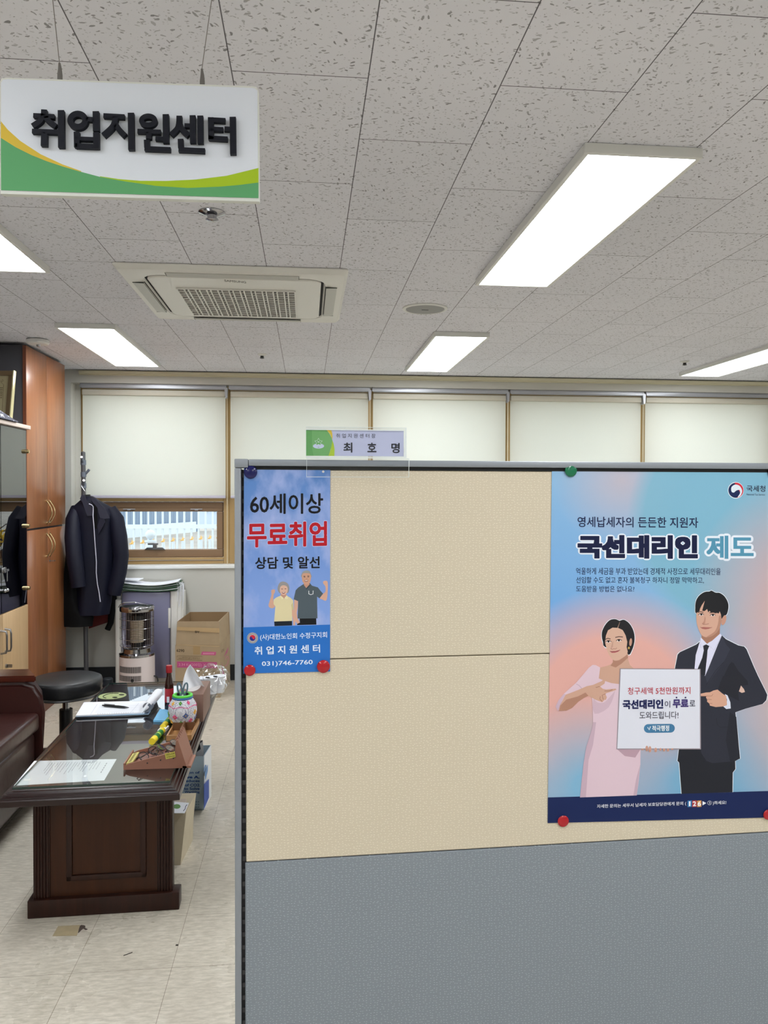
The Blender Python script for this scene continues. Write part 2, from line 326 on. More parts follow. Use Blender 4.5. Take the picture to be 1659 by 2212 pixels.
def lathe(bm, c, prof, n=32, mi=0, cap=True):
    c = Vector(c); X = Vector((1, 0, 0)); Y = Vector((0, 1, 0)); bridge(bm, [ringpts(c+Vector((0, 0, z)), X, Y, r, r, n) for r, z in prof], mi, cap)
def tube(bm, pts, r, n=8, mi=0, closed=False):
    pts = [Vector(p) for p in pts]; rings = []; N = len(pts); px = None
    for i, p in enumerate(pts):
        d = (pts[(i+1) % N]-pts[i-1]) if closed else (pts[min(i+1, N-1)]-pts[max(i-1, 0)])
        d.normalize()
        if px is None: px, py = frame(d)
        else:
            px = (px-d*px.dot(d)).normalized(); py = d.cross(px)
        rr = r[i] if isinstance(r, (list, tuple)) else r
        rings.append(ringpts(p, px, py, rr, rr, n))
    if closed: rings.append([p.copy() for p in rings[0]])
    bridge(bm, rings, mi, not closed)
def sphere(bm, c, r, sx=1, sy=1, sz=1, n=16, mi=0):
    k = n//2; bridge(bm, [[Vector(c)+Vector((r*sx*math.sin(PI*j/k)*math.cos(2*PI*i/n), r*sy*math.sin(PI*j/k)*math.sin(2*PI*i/n), -r*sz*math.cos(PI*j/k))) for i in range(n)] for j in [.04]+list(range(1, k))+[k-.04]], mi)
def prism(bm, pts, vec, mi=0):
    vec = Vector(vec); a = [bm.verts.new(Vector(p)) for p in pts]; b = [bm.verts.new(Vector(p)+vec) for p in pts]; n = len(a)
    bm.faces.new(list(reversed(a))).material_index = mi; bm.faces.new(b).material_index = mi
    for i in range(n): bm.faces.new((a[i], a[(i+1) % n], b[(i+1) % n], b[i])).material_index = mi
def poly(bm, pts, mi=0): f = bm.faces.new([bm.verts.new(Vector(p)) for p in pts]); f.material_index = mi; return f
def sheet(bm, fn, nu, nv, th, mi=0):                # a curved sheet with real thickness (offset downwards)
    g = [[Vector(fn(i/nu, j/nv)) for j in range(nv+1)] for i in range(nu+1)]
    for off, flip in ((0, False), (-th, True)):
        vs = [[bm.verts.new(p+Vector((0, 0, off))) for p in row] for row in g]
        for i in range(nu):
            for j in range(nv):
                q = (vs[i][j], vs[i+1][j], vs[i+1][j+1], vs[i][j+1]); bm.faces.new(q[::-1] if flip else q).material_index = mi
        if off == 0: top = vs
    rim = [(i, 0) for i in range(nu)]+[(nu, j) for j in range(nv)]+[(i, nv) for i in range(nu, 0, -1)]+[(0, j) for j in range(nv, 0, -1)]
    for a, b in zip(rim, rim[1:]+rim[:1]):
        bm.faces.new((top[a[0]][a[1]], vs[a[0]][a[1]], vs[b[0]][b[1]], top[b[0]][b[1]])).material_index = mi
def spline(pts, k=4, closed=True):
    n = len(pts); out = []; P = [Vector((*p, 0)) if len(p) == 2 else Vector(p) for p in pts]
    for i in range(n if closed else n-1):
        a, b, c, d = (P[(i-1) % n], P[i], P[(i+1) % n], P[(i+2) % n]) if closed else (P[max(i-1, 0)], P[i], P[i+1], P[min(i+2, n-1)])
        for j in range(k):
            t = j/k; out.append(.5*((2*b)+(c-a)*t+(2*a-5*b+4*c-d)*t*t+(3*b-a-3*c+d)*t**3))
    if not closed: out.append(P[-1])
    return [tuple(p[:2]) for p in out] if len(pts[0]) == 2 else out
def ell(cx, cy, rx, ry, n=20, ang=0): return [(cx+rx*math.cos(2*PI*i/n)*math.cos(ang)-ry*math.sin(2*PI*i/n)*math.sin(ang), cy+rx*math.cos(2*PI*i/n)*math.sin(ang)+ry*math.sin(2*PI*i/n)*math.cos(ang)) for i in range(n)]
def stroke(pts, w):                                 # 2-D thick line
    L = []; R = []
    for i, p in enumerate(pts):
        a = pts[max(i-1, 0)]; b = pts[min(i+1, len(pts)-1)]; dx, dy = b[0]-a[0], b[1]-a[1]; l = math.hypot(dx, dy) or 1
        L.append((p[0]-dy/l*w/2, p[1]+dx/l*w/2)); R.append((p[0]+dy/l*w/2, p[1]-dx/l*w/2))
    return L+R[::-1]
class Art:                                          # printed shapes, each a hair in front of the last
    def __init__(s, fn, base, step=.00006): s.fn = fn; s.off = base; s.step = step; s.bm = newbm(); s.m = []
    def add(s, pts, c, sm=0):
        m = flat(c) if isinstance(c, tuple) else c
        if m not in s.m: s.m.append(m)
        if sm: pts = spline(pts, sm)
        s.off += s.step
        poly(s.bm, [s.fn(x, y, s.off) for x, y in pts], s.m.index(m)); return s
    def part(s, name, parent): return part(name, s.bm, s.m, parent, smooth=0)
_tcache = {}
def glyphs(body, bold=0.0, depth=0.0, shear=0.0, spc=1.0):
    c = bpy.data.curves.new('lettering', 'FONT'); c.body = body; c.offset = bold; c.extrude = depth; c.shear = shear; c.resolution_u = 3; c.space_character = spc
    o = bpy.data.objects.new('lettering', c); COL.objects.link(o)
    dg = bpy.context.evaluated_depsgraph_get(); me = bpy.data.meshes.new_from_object(o.evaluated_get(dg)); bpy.data.objects.remove(o); bpy.data.curves.remove(c)
    bm = newbm(); bm.from_mesh(me); bpy.data.meshes.remove(me); return bm
def text(body, tl, tr, bl, fn, off, m, parent, bold=0.0, depth=0.0, name='lettering', spc=1.0, outline=None, label=None, sq=False):
    """lettering whose ink box spans the corners tl, tr, bl (photo pixels on the surface fn)"""
    bm0 = glyphs(body, 0, 0, 0, spc); xs = [v.co.x for v in bm0.verts]; ys = [v.co.y for v in bm0.verts]; bm0.free()
    x0, x1, y0, y1 = min(xs), max(xs), min(ys), max(ys)
    bb = max(bold, 0); x0 -= bb; x1 += bb; y0 -= bb; y1 += bb
    def place(b, o, sq=sq):                # heavier weights: the same glyphs laid around a small circle
        bm = glyphs(body, 0, 0, 0, spc)
        if b > 0:
            n = 8 if b < .03 else (12 if b < .1 and not sq else (32 if sq else 28)); g = bm.verts[:] + bm.edges[:] + bm.faces[:]
            for k in range(n):
                d = bmesh.ops.duplicate(bm, geom=g); ca, sa = math.cos(2*PI*k/n), math.sin(2*PI*k/n); w = max(abs(ca), abs(sa)) if sq else 1; bmesh.ops.translate(bm, vec=(b*ca/w, b*sa/w, -(1.2e-5 if n < 20 else 5e-6)*(k+1)), verts=[v for v in d['geom'] if isinstance(v, bmesh.types.BMVert)])
        for v in bm.verts:
            a = (v.co.x-x0)/(x1-x0); q = (y1-v.co.y)/(y1-y0)
            v.co = fn(tl[0]+a*(tr[0]-tl[0])+q*(bl[0]-tl[0]), tl[1]+a*(tr[1]-tl[1])+q*(bl[1]-tl[1]), o+v.co.z)
        return bm
    if outline: part('lettering_outline', place(outline[0], off-.00017, False), flat(outline[1]), parent, smooth=0)
    bm = place(bold, off)
    if depth:
        g = bmesh.ops.extrude_face_region(bm, geom=bm.faces[:]); n = (fn(200, 100, 0)-fn(100, 100, 0)).cross(fn(100, 200, 0)-fn(100, 100, 0)).normalized()
        bmesh.ops.translate(bm, vec=n*depth, verts=[v for v in g['geom'] if isinstance(v, bmesh.types.BMVert)])
    return part(name, bm, m if not isinstance(m, tuple) else flat(m), parent, smooth=0, label=label)

# ================================================================== THE SETTING
WY = 6.14                        # inner face of the window wall
bm = newbm(); box(bm, -2.4, 5.4, -6.2, 6.5, -.1, 0); struct('floor', bm, M_FLOOR)
bm = newbm(); box(bm, -2.4, 5.4, -6.2, 6.5, HZ, HZ+.1); struct('ceiling', bm, M_CEIL)
bm = newbm()
box(bm, -2.4, 5.4, WY, WY+.3, 0, .873); box(bm, -2.4, 5.4, WY, WY+.3, 2.296, HZ)
box(bm, -2.4, -1.785, WY, WY+.3, .873, 2.296); box(bm, 5.06, 5.4, WY, WY+.3, .873, 2.296); box(bm, -1.785, -1.7451, 6.255, 6.34, .873, 2.296); struct('wall_back', bm, M_WALL)
bm = newbm(); box(bm, -2.5, -2.4, -6.2, 6.5, 0, HZ); struct('wall_left', bm, M_WALL)
bm = newbm(); box(bm, 5.4, 5.5, -6.2, 6.5, 0, HZ); struct('wall_right', bm, M_WALL)
bm = newbm(); box(bm, -2.5, 5.5, -6.3, -6.2, 0, HZ); struct('wall_front', bm, M_WALL)
bm = newbm()                     # crown moulding: two stepped cream strips with a dark gap to the ceiling
box(bm, -1.72, 5.4, WY-.03, WY, HZ-.03, HZ-.008, .003); box(bm, -1.72, 5.4, WY-.018, WY, HZ-.04, HZ-.03); struct('trim_1', bm, M_CREAM)
bm = newbm(); box(bm, -1.785, 5.06, WY-.015, WY+.16, .873, .897, .003); struct('trim_2', bm, M_SILL)
bm = newbm(); box(bm, -2.4, 5.4, WY-.012, WY, 0, .122); struct('baseboard_back', bm, M_DARKBASE)

# windows: bronze frames, an awning sash below, a fixed pane above (behind the blinds)
XB = [-1.785, -.611, .509, 1.626, 2.764, 3.89, 5.06]
for i in range(6):
    a, b = XB[i], XB[i+1]; y0, y1 = 6.26, 6.34; l = a+(.04 if i == 0 else 0); r = b
    bm = newbm()
    for q in ((l, l+.045, .897, 2.296), (r-.045, r, .897, 2.296)): box(bm, q[0], q[1], y0, y1, q[2], q[3], .004)
    for q in ((.897, .925), (1.388, 1.46), (2.23, 2.296)): box(bm, l+.045, r-.045, y0, y1, q[0], q[1], .004)
    box(bm, l+.045, r-.045, y0-.012, y0+.02, .93, .948, .003)
    w = struct('window_%d' % (i+1), bm, M_FRAMEW)
    bm = newbm(); L, R = l+.05, r-.05
    box(bm, L, R, y0+.015, y1-.005, .948, 1.012, .006); box(bm, L, R, y0+.02, y1-.005, 1.31, 1.386, .006); box(bm, L, R, y0+.012, y0+.03, 1.345, 1.352)
    box(bm, L, L+.05, y0+.015, y1-.005, 1.012, 1.31, .006); box(bm, R-.05, R, y0+.015, y1-.005, 1.012, 1.31, .006)
    part('sash', bm, M_FRAMED, w, smooth=0)
    bm = newbm(); box(bm, L+.05, R-.05, y0+.035, y0+.041, 1.012, 1.31); box(bm, l+.045, r-.045, y0+.035, y0+.041, 1.46, 2.23); part('glass', bm, M_PANE, w, smooth=0)
    bm = newbm(); c = (L+R)/2-.01
    prism(bm, [(c-.08, y0-.002, 1.012), (c+.08, y0-.002, 1.012), (c+.06, y0-.002, 1.028), (c-.06, y0-.002, 1.028)], (0, .03, 0))
    box(bm, c-.012, c+.02, y0-.02, y0, 1.02, 1.06, .004); box(bm, c-.05, c+.03, y0-.024, y0-.012, 1.05, 1.066, .003)
    part('latch_handle', bm, M_STEEL, w, smooth=0)
    for k in (.3, .8):
        bm = newbm(); x = L+(R-L)*k; box(bm, x-.045, x+.045, y0-.0, y0+.02, 1.326, 1.333); box(bm, x-.012, x+.012, y0, y0+.02, 1.32, 1.326); part('hinge_stay', bm, M_RAIL, w, smooth=0)

# roller blinds
BL = ['leftmost cream roller blind, above the open strip of window beside the coat stand', 'cream roller blind second from the left, behind the acrylic name sign', 'cream roller blind in the middle of the row, right of the name sign', 'cream roller blind above the green magnet, fourth from the left', 'rightmost cream roller blind, cut by the right edge of the photo', 'cream roller blind on the last window by the right wall']
for i in range(6):
    a, b = XB[i], XB[i+1]; l = a+.07 if i == 0 else a+.016; r = b-.022
    t = thing('roller_blind', BL[i], 'blind', ((l+r)/2, 6.2, 1.42), 0, 'cream roller blinds along the window wall')
    bm = newbm(); box(bm, l, r, 6.2, 6.2015, 1.434, 2.215); part('fabric', bm, M_BLIND, t, smooth=0)
    bm = newbm(); box(bm, l, r, 6.194, 6.208, 1.416, 1.438, .004); part('bottom_bar', bm, M_BBAR, t)
    bm = newbm(); box(bm, l, r, 6.175, 6.215, 2.208, 2.253, .008); part('cassette', bm, M_CASS, t)
    bm = newbm(); box(bm, l-.01, r+.012, 6.16, 6.22, 2.272, 2.2955, .003); box(bm, l-.01, r+.012, 6.152, 6.162, 2.264, 2.28); cyl(bm, (l, 6.168, 2.262), (r, 6.168, 2.262), .004, n=8); part('head_rail', bm, M_RAIL, t)
    bm = newbm(); prism(bm, [(r-.004, 6.15, 2.275), (r+.022, 6.15, 2.275), (r+.018, 6.15, 2.2), (r+.004, 6.15, 2.19)], (0, .05, 0)); part('end_bracket', bm, M_RAIL, t, smooth=0)
    bm = newbm(); x = r+.014; z1 = .915
    N = 220; rad = [.0014+.0012*(k % 2) for k in range(N)]
    for yy in (6.172, 6.19): tube(bm, [(x, yy, 2.21-(2.21-z1)*k/(N-1)) for k in range(N)], rad, 6)
    tube(bm, [(x, 6.181-.009*math.cos(PI*k/8), z1-.012*math.sin(PI*k/8)) for k in range(9)], .002, 6); part('bead_chain', bm, M_CHAIN, t)

# ------------------------------------------------------------------ outdoors beyond the window
M_GROUND = mat('dry_ground', (178, 166, 150), .95, var=.2, scale=1.2)
M_FWHITE = mat('fence_white', (214, 222, 226), .5)
M_FBLUE = mat('fence_blue_grey', (150, 166, 182), .6)
M_BARK = mat('bark', (92, 82, 78), .9)
M_YEL = mat('forsythia_yellow', (232, 190, 60), .7)
M_TIP = mat('gold_tip', (226, 178, 96), .4)
M_TEAL = mat('teal_glass', (90, 170, 160), .3)
M_PALE = mat('pale_wall', (196, 208, 222), .7)
GZ = .6
bm = newbm(); box(bm, -14, 18, 6.5, 40, GZ-.1, GZ); o = struct('ground', bm, M_GROUND)
def picket_fence(name, label, A, B, n, z0, z1, rz, r, tip=None, cat='fence'):
    A, B = Vector(A), Vector(B); t = thing(name, label, cat, (A.x, A.y, z0))
    d = (B-A).normalized()
    for z in rz:
        bm = newbm(); obox(bm, (A+B)/2+Vector((0, 0, z)), d, d.cross(Vector((0, 0, 1))), (0, 0, 1), (B-A).length/2, .02, .028); part('rail', bm, M_FWHITE, t, smooth=0)
    bm = newbm()
    for k in range(n):
        p = A+(B-A)*(k/(n-1)); cyl(bm, p+Vector((0, 0, z0)), p+Vector((0, 0, z1)), r, n=8)
        if tip:
            b2 = newbm(); q = p+Vector((0, 0, z1)); cyl(b2, q, q+Vector((0, 0, .05)), .018, .003, 6); cyl(b2, q+d*-.035+Vector((0, 0, .005)), q+d*.035+Vector((0, 0, .03)), .008, .004, 6); part('finial', b2, M_TIP, t)
    part('pickets', bm, M_FWHITE, t)
    return t
p1, p2 = onY(225, 1150, 11), onY(500, 1150, 11)
picket_fence('tall_picket_fence', 'tall white picket fence outside, its rail crossing the open window', (p1.x-3, 11, 0), (p2.x+1.2, 11, 0), 62, GZ, 2.3, (.98, 2.1), .014)
a, b = onY(290, 1170, 8.3), onY(490, 1160, 10.4)
picket_fence('low_picket_fence', 'low white fence outside with gold pointed finials', (a.x-2.0, 6.8, 0), (b.x, 10.4, 0), 30, GZ, .86, (.7,), .018, True)
t = thing('gate_post', 'white gate post with a ball top, outside the open window', 'post', (onY(325, 1150, 8.8).x, 8.8, GZ)); c = onY(325, 1150, 8.8).x
bm = newbm(); lathe(bm, (c, 8.8, 0), [(.055, GZ), (.055, .87), (.05, .885), (.045, .9), (.062, .91), (.062, .925), (.03, .93)]); part('shaft', bm, M_FWHITE, t)
bm = newbm(); sphere(bm, (c, 8.8, .99), .055, n=20); part('ball', bm, M_FWHITE, t)
t = thing('louvred_screen', 'bluish grey slatted screen wall outside, left of the gate post', 'screen', (onY(300, 1100, 14).x, 14, GZ))
bm = newbm(); a, b = onY(120, 1100, 13.2).x, onY(425, 1100, 17).x
for k in range(64): f = k/63; box(bm, a+(b-a)*f-.03, a+(b-a)*f+.02, 13.2+3.8*f, 13.26+3.8*f, GZ, 3.4)
part('slats', bm, M_FBLUE, t, smooth=0)
bm = newbm(); prism(bm, [(a, 13.4, GZ), (b, 17.2, GZ), (b, 17.2, 3.4), (a, 13.4, 3.4)], (0, .1, 0)); part('backing', bm, M_FWHITE, t, smooth=0)
bm = newbm(); prism(bm, [(a, 13.1, GZ), (b, 16.9, GZ), (b, 16.9, GZ+.22), (a, 13.1, GZ+.22)], (0, -.1, 0)); part('footing', bm, M_FWHITE, t, smooth=0)
t = thing('pale_building', 'pale building outside with teal window strips', 'building', (onY(460, 1100, 20).x, 20, GZ)); a, b = onY(405, 1100, 20).x, onY(560, 1100, 20).x
bm = newbm(); box(bm, a, b, 20, 24, GZ, 5.5); part('wall', bm, M_PALE, t, smooth=0)
for k, (u, v) in enumerate(((443, 450), (458, 466), (495, 508))):
    bm = newbm(); box(bm, onY(u, 1100, 20).x, onY(v, 1100, 20).x, 19.96, 20.0, .95, 3); part('window', bm, M_TEAL, t, smooth=0)
def bare_tree(x, y, h, label, seed, lean):
    R = random.Random(seed); t = thing('bare_tree', label, 'tree', (x, y, GZ), 0, 'bare trees outside the window'); bm = newbm()
    def grow(p, d, l, r, k):
        q = p+d*l; m = p+d*(l*.5)+Vector((R.uniform(-.06, .06), R.uniform(-.06, .06), 0))*l; tube(bm, [p, m, q], [r, r*.85, r*.7], 6 if k > 2 else 5)
        if k == 0: return
        for _ in range(3 if k > 3 else 2+(R.random() < .5)):
            a = R.uniform(.35, .8); e = Vector((R.uniform(-1, 1), R.uniform(-1, 1), R.uniform(-.15, .5))).normalized()
            grow(q, (d+e*a*1.4).normalized(), l*R.uniform(.62, .82), r*.66, k-1)
    grow(Vector((x, y, GZ)), Vector((lean, 0, 1)).normalized(), h*.3, .11, 5); part('branches', bm, M_BARK, t)
bare_tree(-1.0, 12.7, 7.0, 'bare leafless tree outside, mirrored in the glass of the coffee table', 3, -.1)
bare_tree(5.0, 17.0, 8.0, 'farther bare tree outside to the right of the gate post', 5, .1)
R = random.Random(11); t = thing('forsythia_shrub', 'yellow flowering shrub outside, mirrored in the smoked cabinet door', 'shrub', (-.1, 8.0, GZ)); bm = newbm(); b2 = newbm()
for k in range(26):
    a = R.uniform(0, 2*PI); x, y = -.1+.25*math.cos(a), 8.0+.2*math.sin(a); L = R.uniform(.5, 1.0); pts = [Vector((x+math.cos(a)*L*.5*s*s*1.3, y+math.sin(a)*L*.3*s*s, GZ+.85*L*(s*1.6-s*s*.9))) for s in (0, .25, .5, .75, 1)]
    tube(bm, pts, .006, 5)
    for s in range(9): q = pts[1+s % 4].lerp(pts[min(4, 2+s % 4)], R.random()); sphere(b2, q+Vector((R.uniform(-.02, .02),)*3), .018, 1, 1, .7, 6)
part('stems', bm, M_BARK, t); part('blossoms', b2, M_YEL, t)

# ================================================================== CEILING FITTINGS
def light_panel(x, y, label):
    t = thing('ceiling_light', label, 'light', (x+.162, y+.665, HZ-.03), 0, 'white ceiling light panels')
    bm = newbm(); X0_, X1_, Y0_, Y1_ = x, x+.325, y, y+1.335; z0, z1 = HZ-.028, HZ-.0005
    for q in ((X0_, X1_, Y0_, Y0_+.014), (X0_, X1_, Y1_-.014, Y1_), (X0_, X0_+.014, Y0_+.014, Y1_-.014), (X1_-.014, X1_, Y0_+.014, Y1_-.014)): box(bm, *q, z0, z1, .002)
    part('frame', bm, M_WHITE, t, smooth=0)
    bm = newbm(); box(bm, X0_+.014, X1_-.014, Y0_+.014, Y1_-.014, HZ-.024, HZ-.004); part('diffuser', bm, M_DIFF, t, smooth=0)
LL = {(0, 2): 'light panel at the left edge of the photo, below the hanging sign', (1, 2): 'largest lit panel, on the upper right of the ceiling', (0, 3): 'far light panel over the wardrobe, left of the air conditioner', (1, 3): 'small far light panel near the window wall, right of the air conditioner', (2, 3): 'light panel cut by the right edge of the photo near the window wall'}
for i, x in enumerate((-1.375, .727, 2.855)):
    for j, y in enumerate((-2.86, -.43, 2.0, 4.435, -5.29)):  # unseen rows behind the camera; rearmost two added to brighten surfaces facing it
        light_panel(x, y, LL.get((i, j), 'unseen ceiling light panel added behind the camera' if j in (0, 1, 4) else 'ceiling light panel over the right side of the office, out of the photo'))
# cassette air conditioner
AX, AY = -.305, 3.705
t = thing('cassette_air_conditioner', 'square white cassette air conditioner set in the ceiling', 'air conditioner', (AX, AY, HZ-.018))
def rrect(h, r, z, n=6): return [Vector((AX+sx*(h-r)+r*math.cos(a0+PI/2*k/n), AY+sy*(h-r)+r*math.sin(a0+PI/2*k/n), z)) for sx, sy, a0 in ((1, 1, 0), (-1, 1, PI/2), (-1, -1, PI), (1, -1, 3*PI/2)) for k in range(n+1)]
bm = newbm(); bridge(bm, [rrect(.474, .012, HZ-.001), rrect(.477, .02, HZ-.006), rrect(.462, .03, HZ-.024), rrect(.43, .08, HZ-.028), rrect(.385, .09, HZ-.024), rrect(.38, .09, HZ-.016)], 0, True); part('housing', bm, M_PLASTIC, t, smooth=30)
bm = newbm(); bridge(bm, [rrect(.378, .06, HZ-.0162), rrect(.378, .06, HZ-.018)], 0, True); part('seam', bm, M_DK, t, smooth=0)
bm = newbm(); bridge(bm, [rrect(.366, .055, HZ-.0175), rrect(.366, .055, HZ-.024), rrect(.36, .05, HZ-.028)], 0, True); part('grille_panel', bm, M_PLASTIC, t, smooth=30)
for k in range(4):
    M = Matrix.Translation((AX, AY, 0)) @ Matrix.Rotation(k*PI/2, 4, 'Z'); bm = newbm()
    prism(bm, [(-.27, -.436, HZ-.027), (.27, -.436, HZ-.027), (.27, -.39, HZ-.030), (-.27, -.39, HZ-.030)], (0, 0, -.003)); bmesh.ops.transform(bm, matrix=M, verts=bm.verts); part('louver', bm, M_LOUVER, t, smooth=0)
    bm = newbm(); box(bm, -.272, .272, -.3895, -.3855, HZ-.0245, HZ-.018); box(bm, -.2726, -.2714, -.437, -.388, HZ-.0308, HZ-.028); box(bm, .2714, .2726, -.437, -.388, HZ-.0308, HZ-.028); bmesh.ops.transform(bm, matrix=M, verts=bm.verts); part('louver_gap', bm, M_DK, t, smooth=0)
g0, g1, h0, h1 = AX-.263, AX+.252, AY-.2, AY+.31
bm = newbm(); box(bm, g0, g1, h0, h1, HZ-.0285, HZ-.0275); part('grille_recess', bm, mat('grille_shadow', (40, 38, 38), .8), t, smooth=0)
bm = newbm(); b2 = newbm(); nx, ny = 11, 12; pw = (g1-g0)/(nx-.36)
for k in range(nx):
    x = g0+pw*k; wd = pw*.64
    for xx in (x, x+wd): box(bm, xx-.0028, xx+.0028, h0, h1, HZ-.036, HZ-.0285)
    for j in range(ny):
        y = h0+(h1-h0)*(j+.5)/ny; box(b2, x+.003, x+wd-.003, y-.014, y+.012, HZ-.0305, HZ-.0286)
for k in range(ny+1): y = h0+(h1-h0)*k/ny; box(bm, g0-.003, g1+.003, y-.0024, y+.0024, HZ-.035, HZ-.0285)
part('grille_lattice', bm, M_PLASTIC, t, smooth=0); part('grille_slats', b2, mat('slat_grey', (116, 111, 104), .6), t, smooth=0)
zf = lambda px, py, off=0.0: onZ(px, py, HZ-.0283-off)
text('SAMSUNG', (484, 604), (531, 607.5), (485, 608.5), zf, .0003, (120, 118, 112), t, .02)
# speaker, sprinklers, detector
t = thing('ceiling_speaker', 'round grey ceiling speaker with a white rim', 'speaker', (.59, 3.885, HZ-.008))
bm = newbm(); lathe(bm, (.59, 3.885, 0), [(.113, HZ-.0005), (.112, HZ-.006), (.1, HZ-.009), (.097, HZ-.006), (.097, HZ-.0005)], 48); part('rim', bm, M_WHITE, t)
bm = newbm(); lathe(bm, (.59, 3.885, 0), [(.096, HZ-.002), (.095, HZ-.0075), (.05, HZ-.009), (.002, HZ-.0095)], 48); part('grille', bm, mat('speaker_mesh', (150, 150, 148), .6), t)
bm = newbm(); box(bm, .573, .607, 3.882, 3.888, HZ-.0105, HZ-.0085); part('badge', bm, M_BLACK, t, smooth=0)
def sprinkler(px, py, s, label):
    c = onZ(px, py, HZ-.012); t = thing('sprinkler_head', label, 'sprinkler', (c.x, c.y, HZ-.03), 0, 'fire sprinklers in the ceiling')
    bm = newbm(); lathe(bm, (c.x, c.y, HZ), [(.042*s, -.0005), (.042*s, -.003), (.036*s, -.005), (.02*s, -.012)], 28); part('escutcheon', bm, M_CHROME if s > .8 else M_WHITE, t)
    bm = newbm(); lathe(bm, (c.x, c.y, HZ), [(.016*s, -.01), (.014*s, -.022), (.02*s, -.024), (.02*s, -.027), (.008*s, -.03)], 20); part('deflector', bm, M_CHROME if s > .8 else M_BLACK, t)
sprinkler(458, 466, 1.05, 'chrome sprinkler head between the hanging sign and the air conditioner')
sprinkler(566, 769, .75, 'small dark sprinkler near the window wall, below the air conditioner')
sprinkler(1479, 784, .75, 'small dark sprinkler near the window wall, beside the right edge light')
c = onZ(82, 744, HZ-.02); t = thing('smoke_detector', 'white disc detector on the ceiling above the wardrobe', 'detector', (c.x+.02, c.y-.06, HZ-.05)); c = (c.x+.02, c.y-.06, HZ)
bm = newbm(); lathe(bm, c, [(.05, -.0005), (.065, -.006), (.066, -.02), (.058, -.03), (.03, -.034)], 32); part('body', bm, M_WHITE, t)
bm = newbm(); lathe(bm, (c[0]+.004, c[1]-.005, HZ), [(.012, -.033), (.01, -.045), (.005, -.047)], 16); part('sensor', bm, M_STEEL, t)

# ================================================================== HANGING SIGN
SY = 1.35; sf = lambda px, py, off=0.0: onY(px, py, SY-off)
t = thing('hanging_sign', 'white hanging sign with black raised Korean letters and green wave', 'sign', sf(280, 420))
zz = lambda pts: Z((0, 0), .33755, pts)
bm = newbm(); q = [sf(*p) for p in zz([(3, 1240), (1661, 1290), (1655, 580), (1640, 556), (1610, 551), (50, 497), (12, 500), (1, 520)])]
prism(bm, q, (0, .012, 0)); part('board', bm, mat('sign_board_white', (222, 224, 218), .5), t, smooth=0)
fb = zz([(8, 1218), (1652, 1268), (1648, 580), (1632, 566), (1610, 562), (50, 507), (20, 510), (6, 530)])
a = Art(sf, .0006); a.add(fb, mat('sign_face', (226, 231, 240), .45))
gc = zz([(5, 882), (100, 942), (200, 992), (300, 1032), (400, 1065), (520, 1100), (640, 1132), (800, 1161), (1000, 1190), (1200, 1203), (1400, 1195), (1530, 1184), (1654, 1168)])
a.add(zz([(5, 775), (50, 830), (130, 902), (260, 987), (400, 1052), (520, 1095)])+gc[:6][::-1], (222, 190, 70))
a.add(zz([(640, 1128), (760, 1146), (900, 1157), (1060, 1158), (1250, 1149), (1450, 1125), (1654, 1075)])+gc[6:][::-1], (170, 200, 40))
a.add(gc+zz([(1654, 1268), (7, 1217)]), (98, 168, 112)); a.part('wave_print', t)
M_LET = mat('sign_letters', (15, 18, 30), .6, spec=.3)
def letter(*shapes):
    bm = newbm()
    for pts in shapes: prism(bm, [sf(*p, .0098) for p in zz(pts)], (0, .0085, 0))
    part('raised_letter', bm, M_LET, t, smooth=0)
def bar(x0, y0, x1, y1, w): return stroke([(x0, y0), (x1, y1)], w)
def leg(*p, w=30): return stroke(spline(list(p), 5, False), w)
def ring(cx, cy, rx, ry, w, n=28):
    o_ = ell(cx, cy, rx, ry, n); i_ = ell(cx, cy, rx-w, ry-w, n); return [[o_[k], o_[(k+1) % n], i_[(k+1) % n], i_[k]] for k in range(n)]
letter(bar(281, 700, 279, 740, 36), bar(212, 737, 346, 744, 28), leg((268, 742), (255, 772), (206, 806), w=34), leg((285, 742), (310, 772), (356, 808), w=34), bar(204, 837, 372, 843, 28), bar(282, 845, 280, 932, 40), bar(389, 704, 391, 942, 40))
letter(*ring(497, 769, 67, 61, 38), bar(550, 760, 600, 763, 28), bar(612, 711, 614, 838, 40), bar(489, 842, 491, 940, 36), bar(614, 846, 615, 949, 38), bar(480, 884, 620, 890, 24), bar(482, 930, 626, 936, 28))
letter(bar(661, 738, 796, 745, 28), leg((740, 742), (722, 806), (660, 866), w=36), leg((738, 790), (760, 826), (800, 868), w=34), bar(837, 721, 840, 957, 40))
letter(*ring(948, 771, 59, 45, 32), bar(879, 837, 1028, 843, 27), bar(952, 845, 951, 888, 36), bar(994, 884, 1050, 887, 25), bar(1060, 730, 1062, 912, 40), bar(938, 893, 940, 942, 36), bar(924, 948, 1091, 955, 28))
letter(bar(1147, 740, 1146, 790, 36), leg((1146, 770), (1135, 820), (1094, 862), w=34), leg((1148, 780), (1166, 826), (1208, 866), w=34), bar(1180, 801, 1225, 803, 26), bar(1232, 737, 1234, 912, 38), bar(1281, 739, 1283, 915, 38), bar(1155, 888, 1157, 945, 36), bar(1142, 955, 1311, 962, 28))
letter(bar(1331, 763, 1442, 769, 28), bar(1340, 822, 1428, 826, 26), bar(1348, 750, 1350, 890, 36), bar(1336, 880, 1456, 887, 28), bar(1436, 822, 1480, 824, 28), bar(1489, 747, 1492, 984, 40))
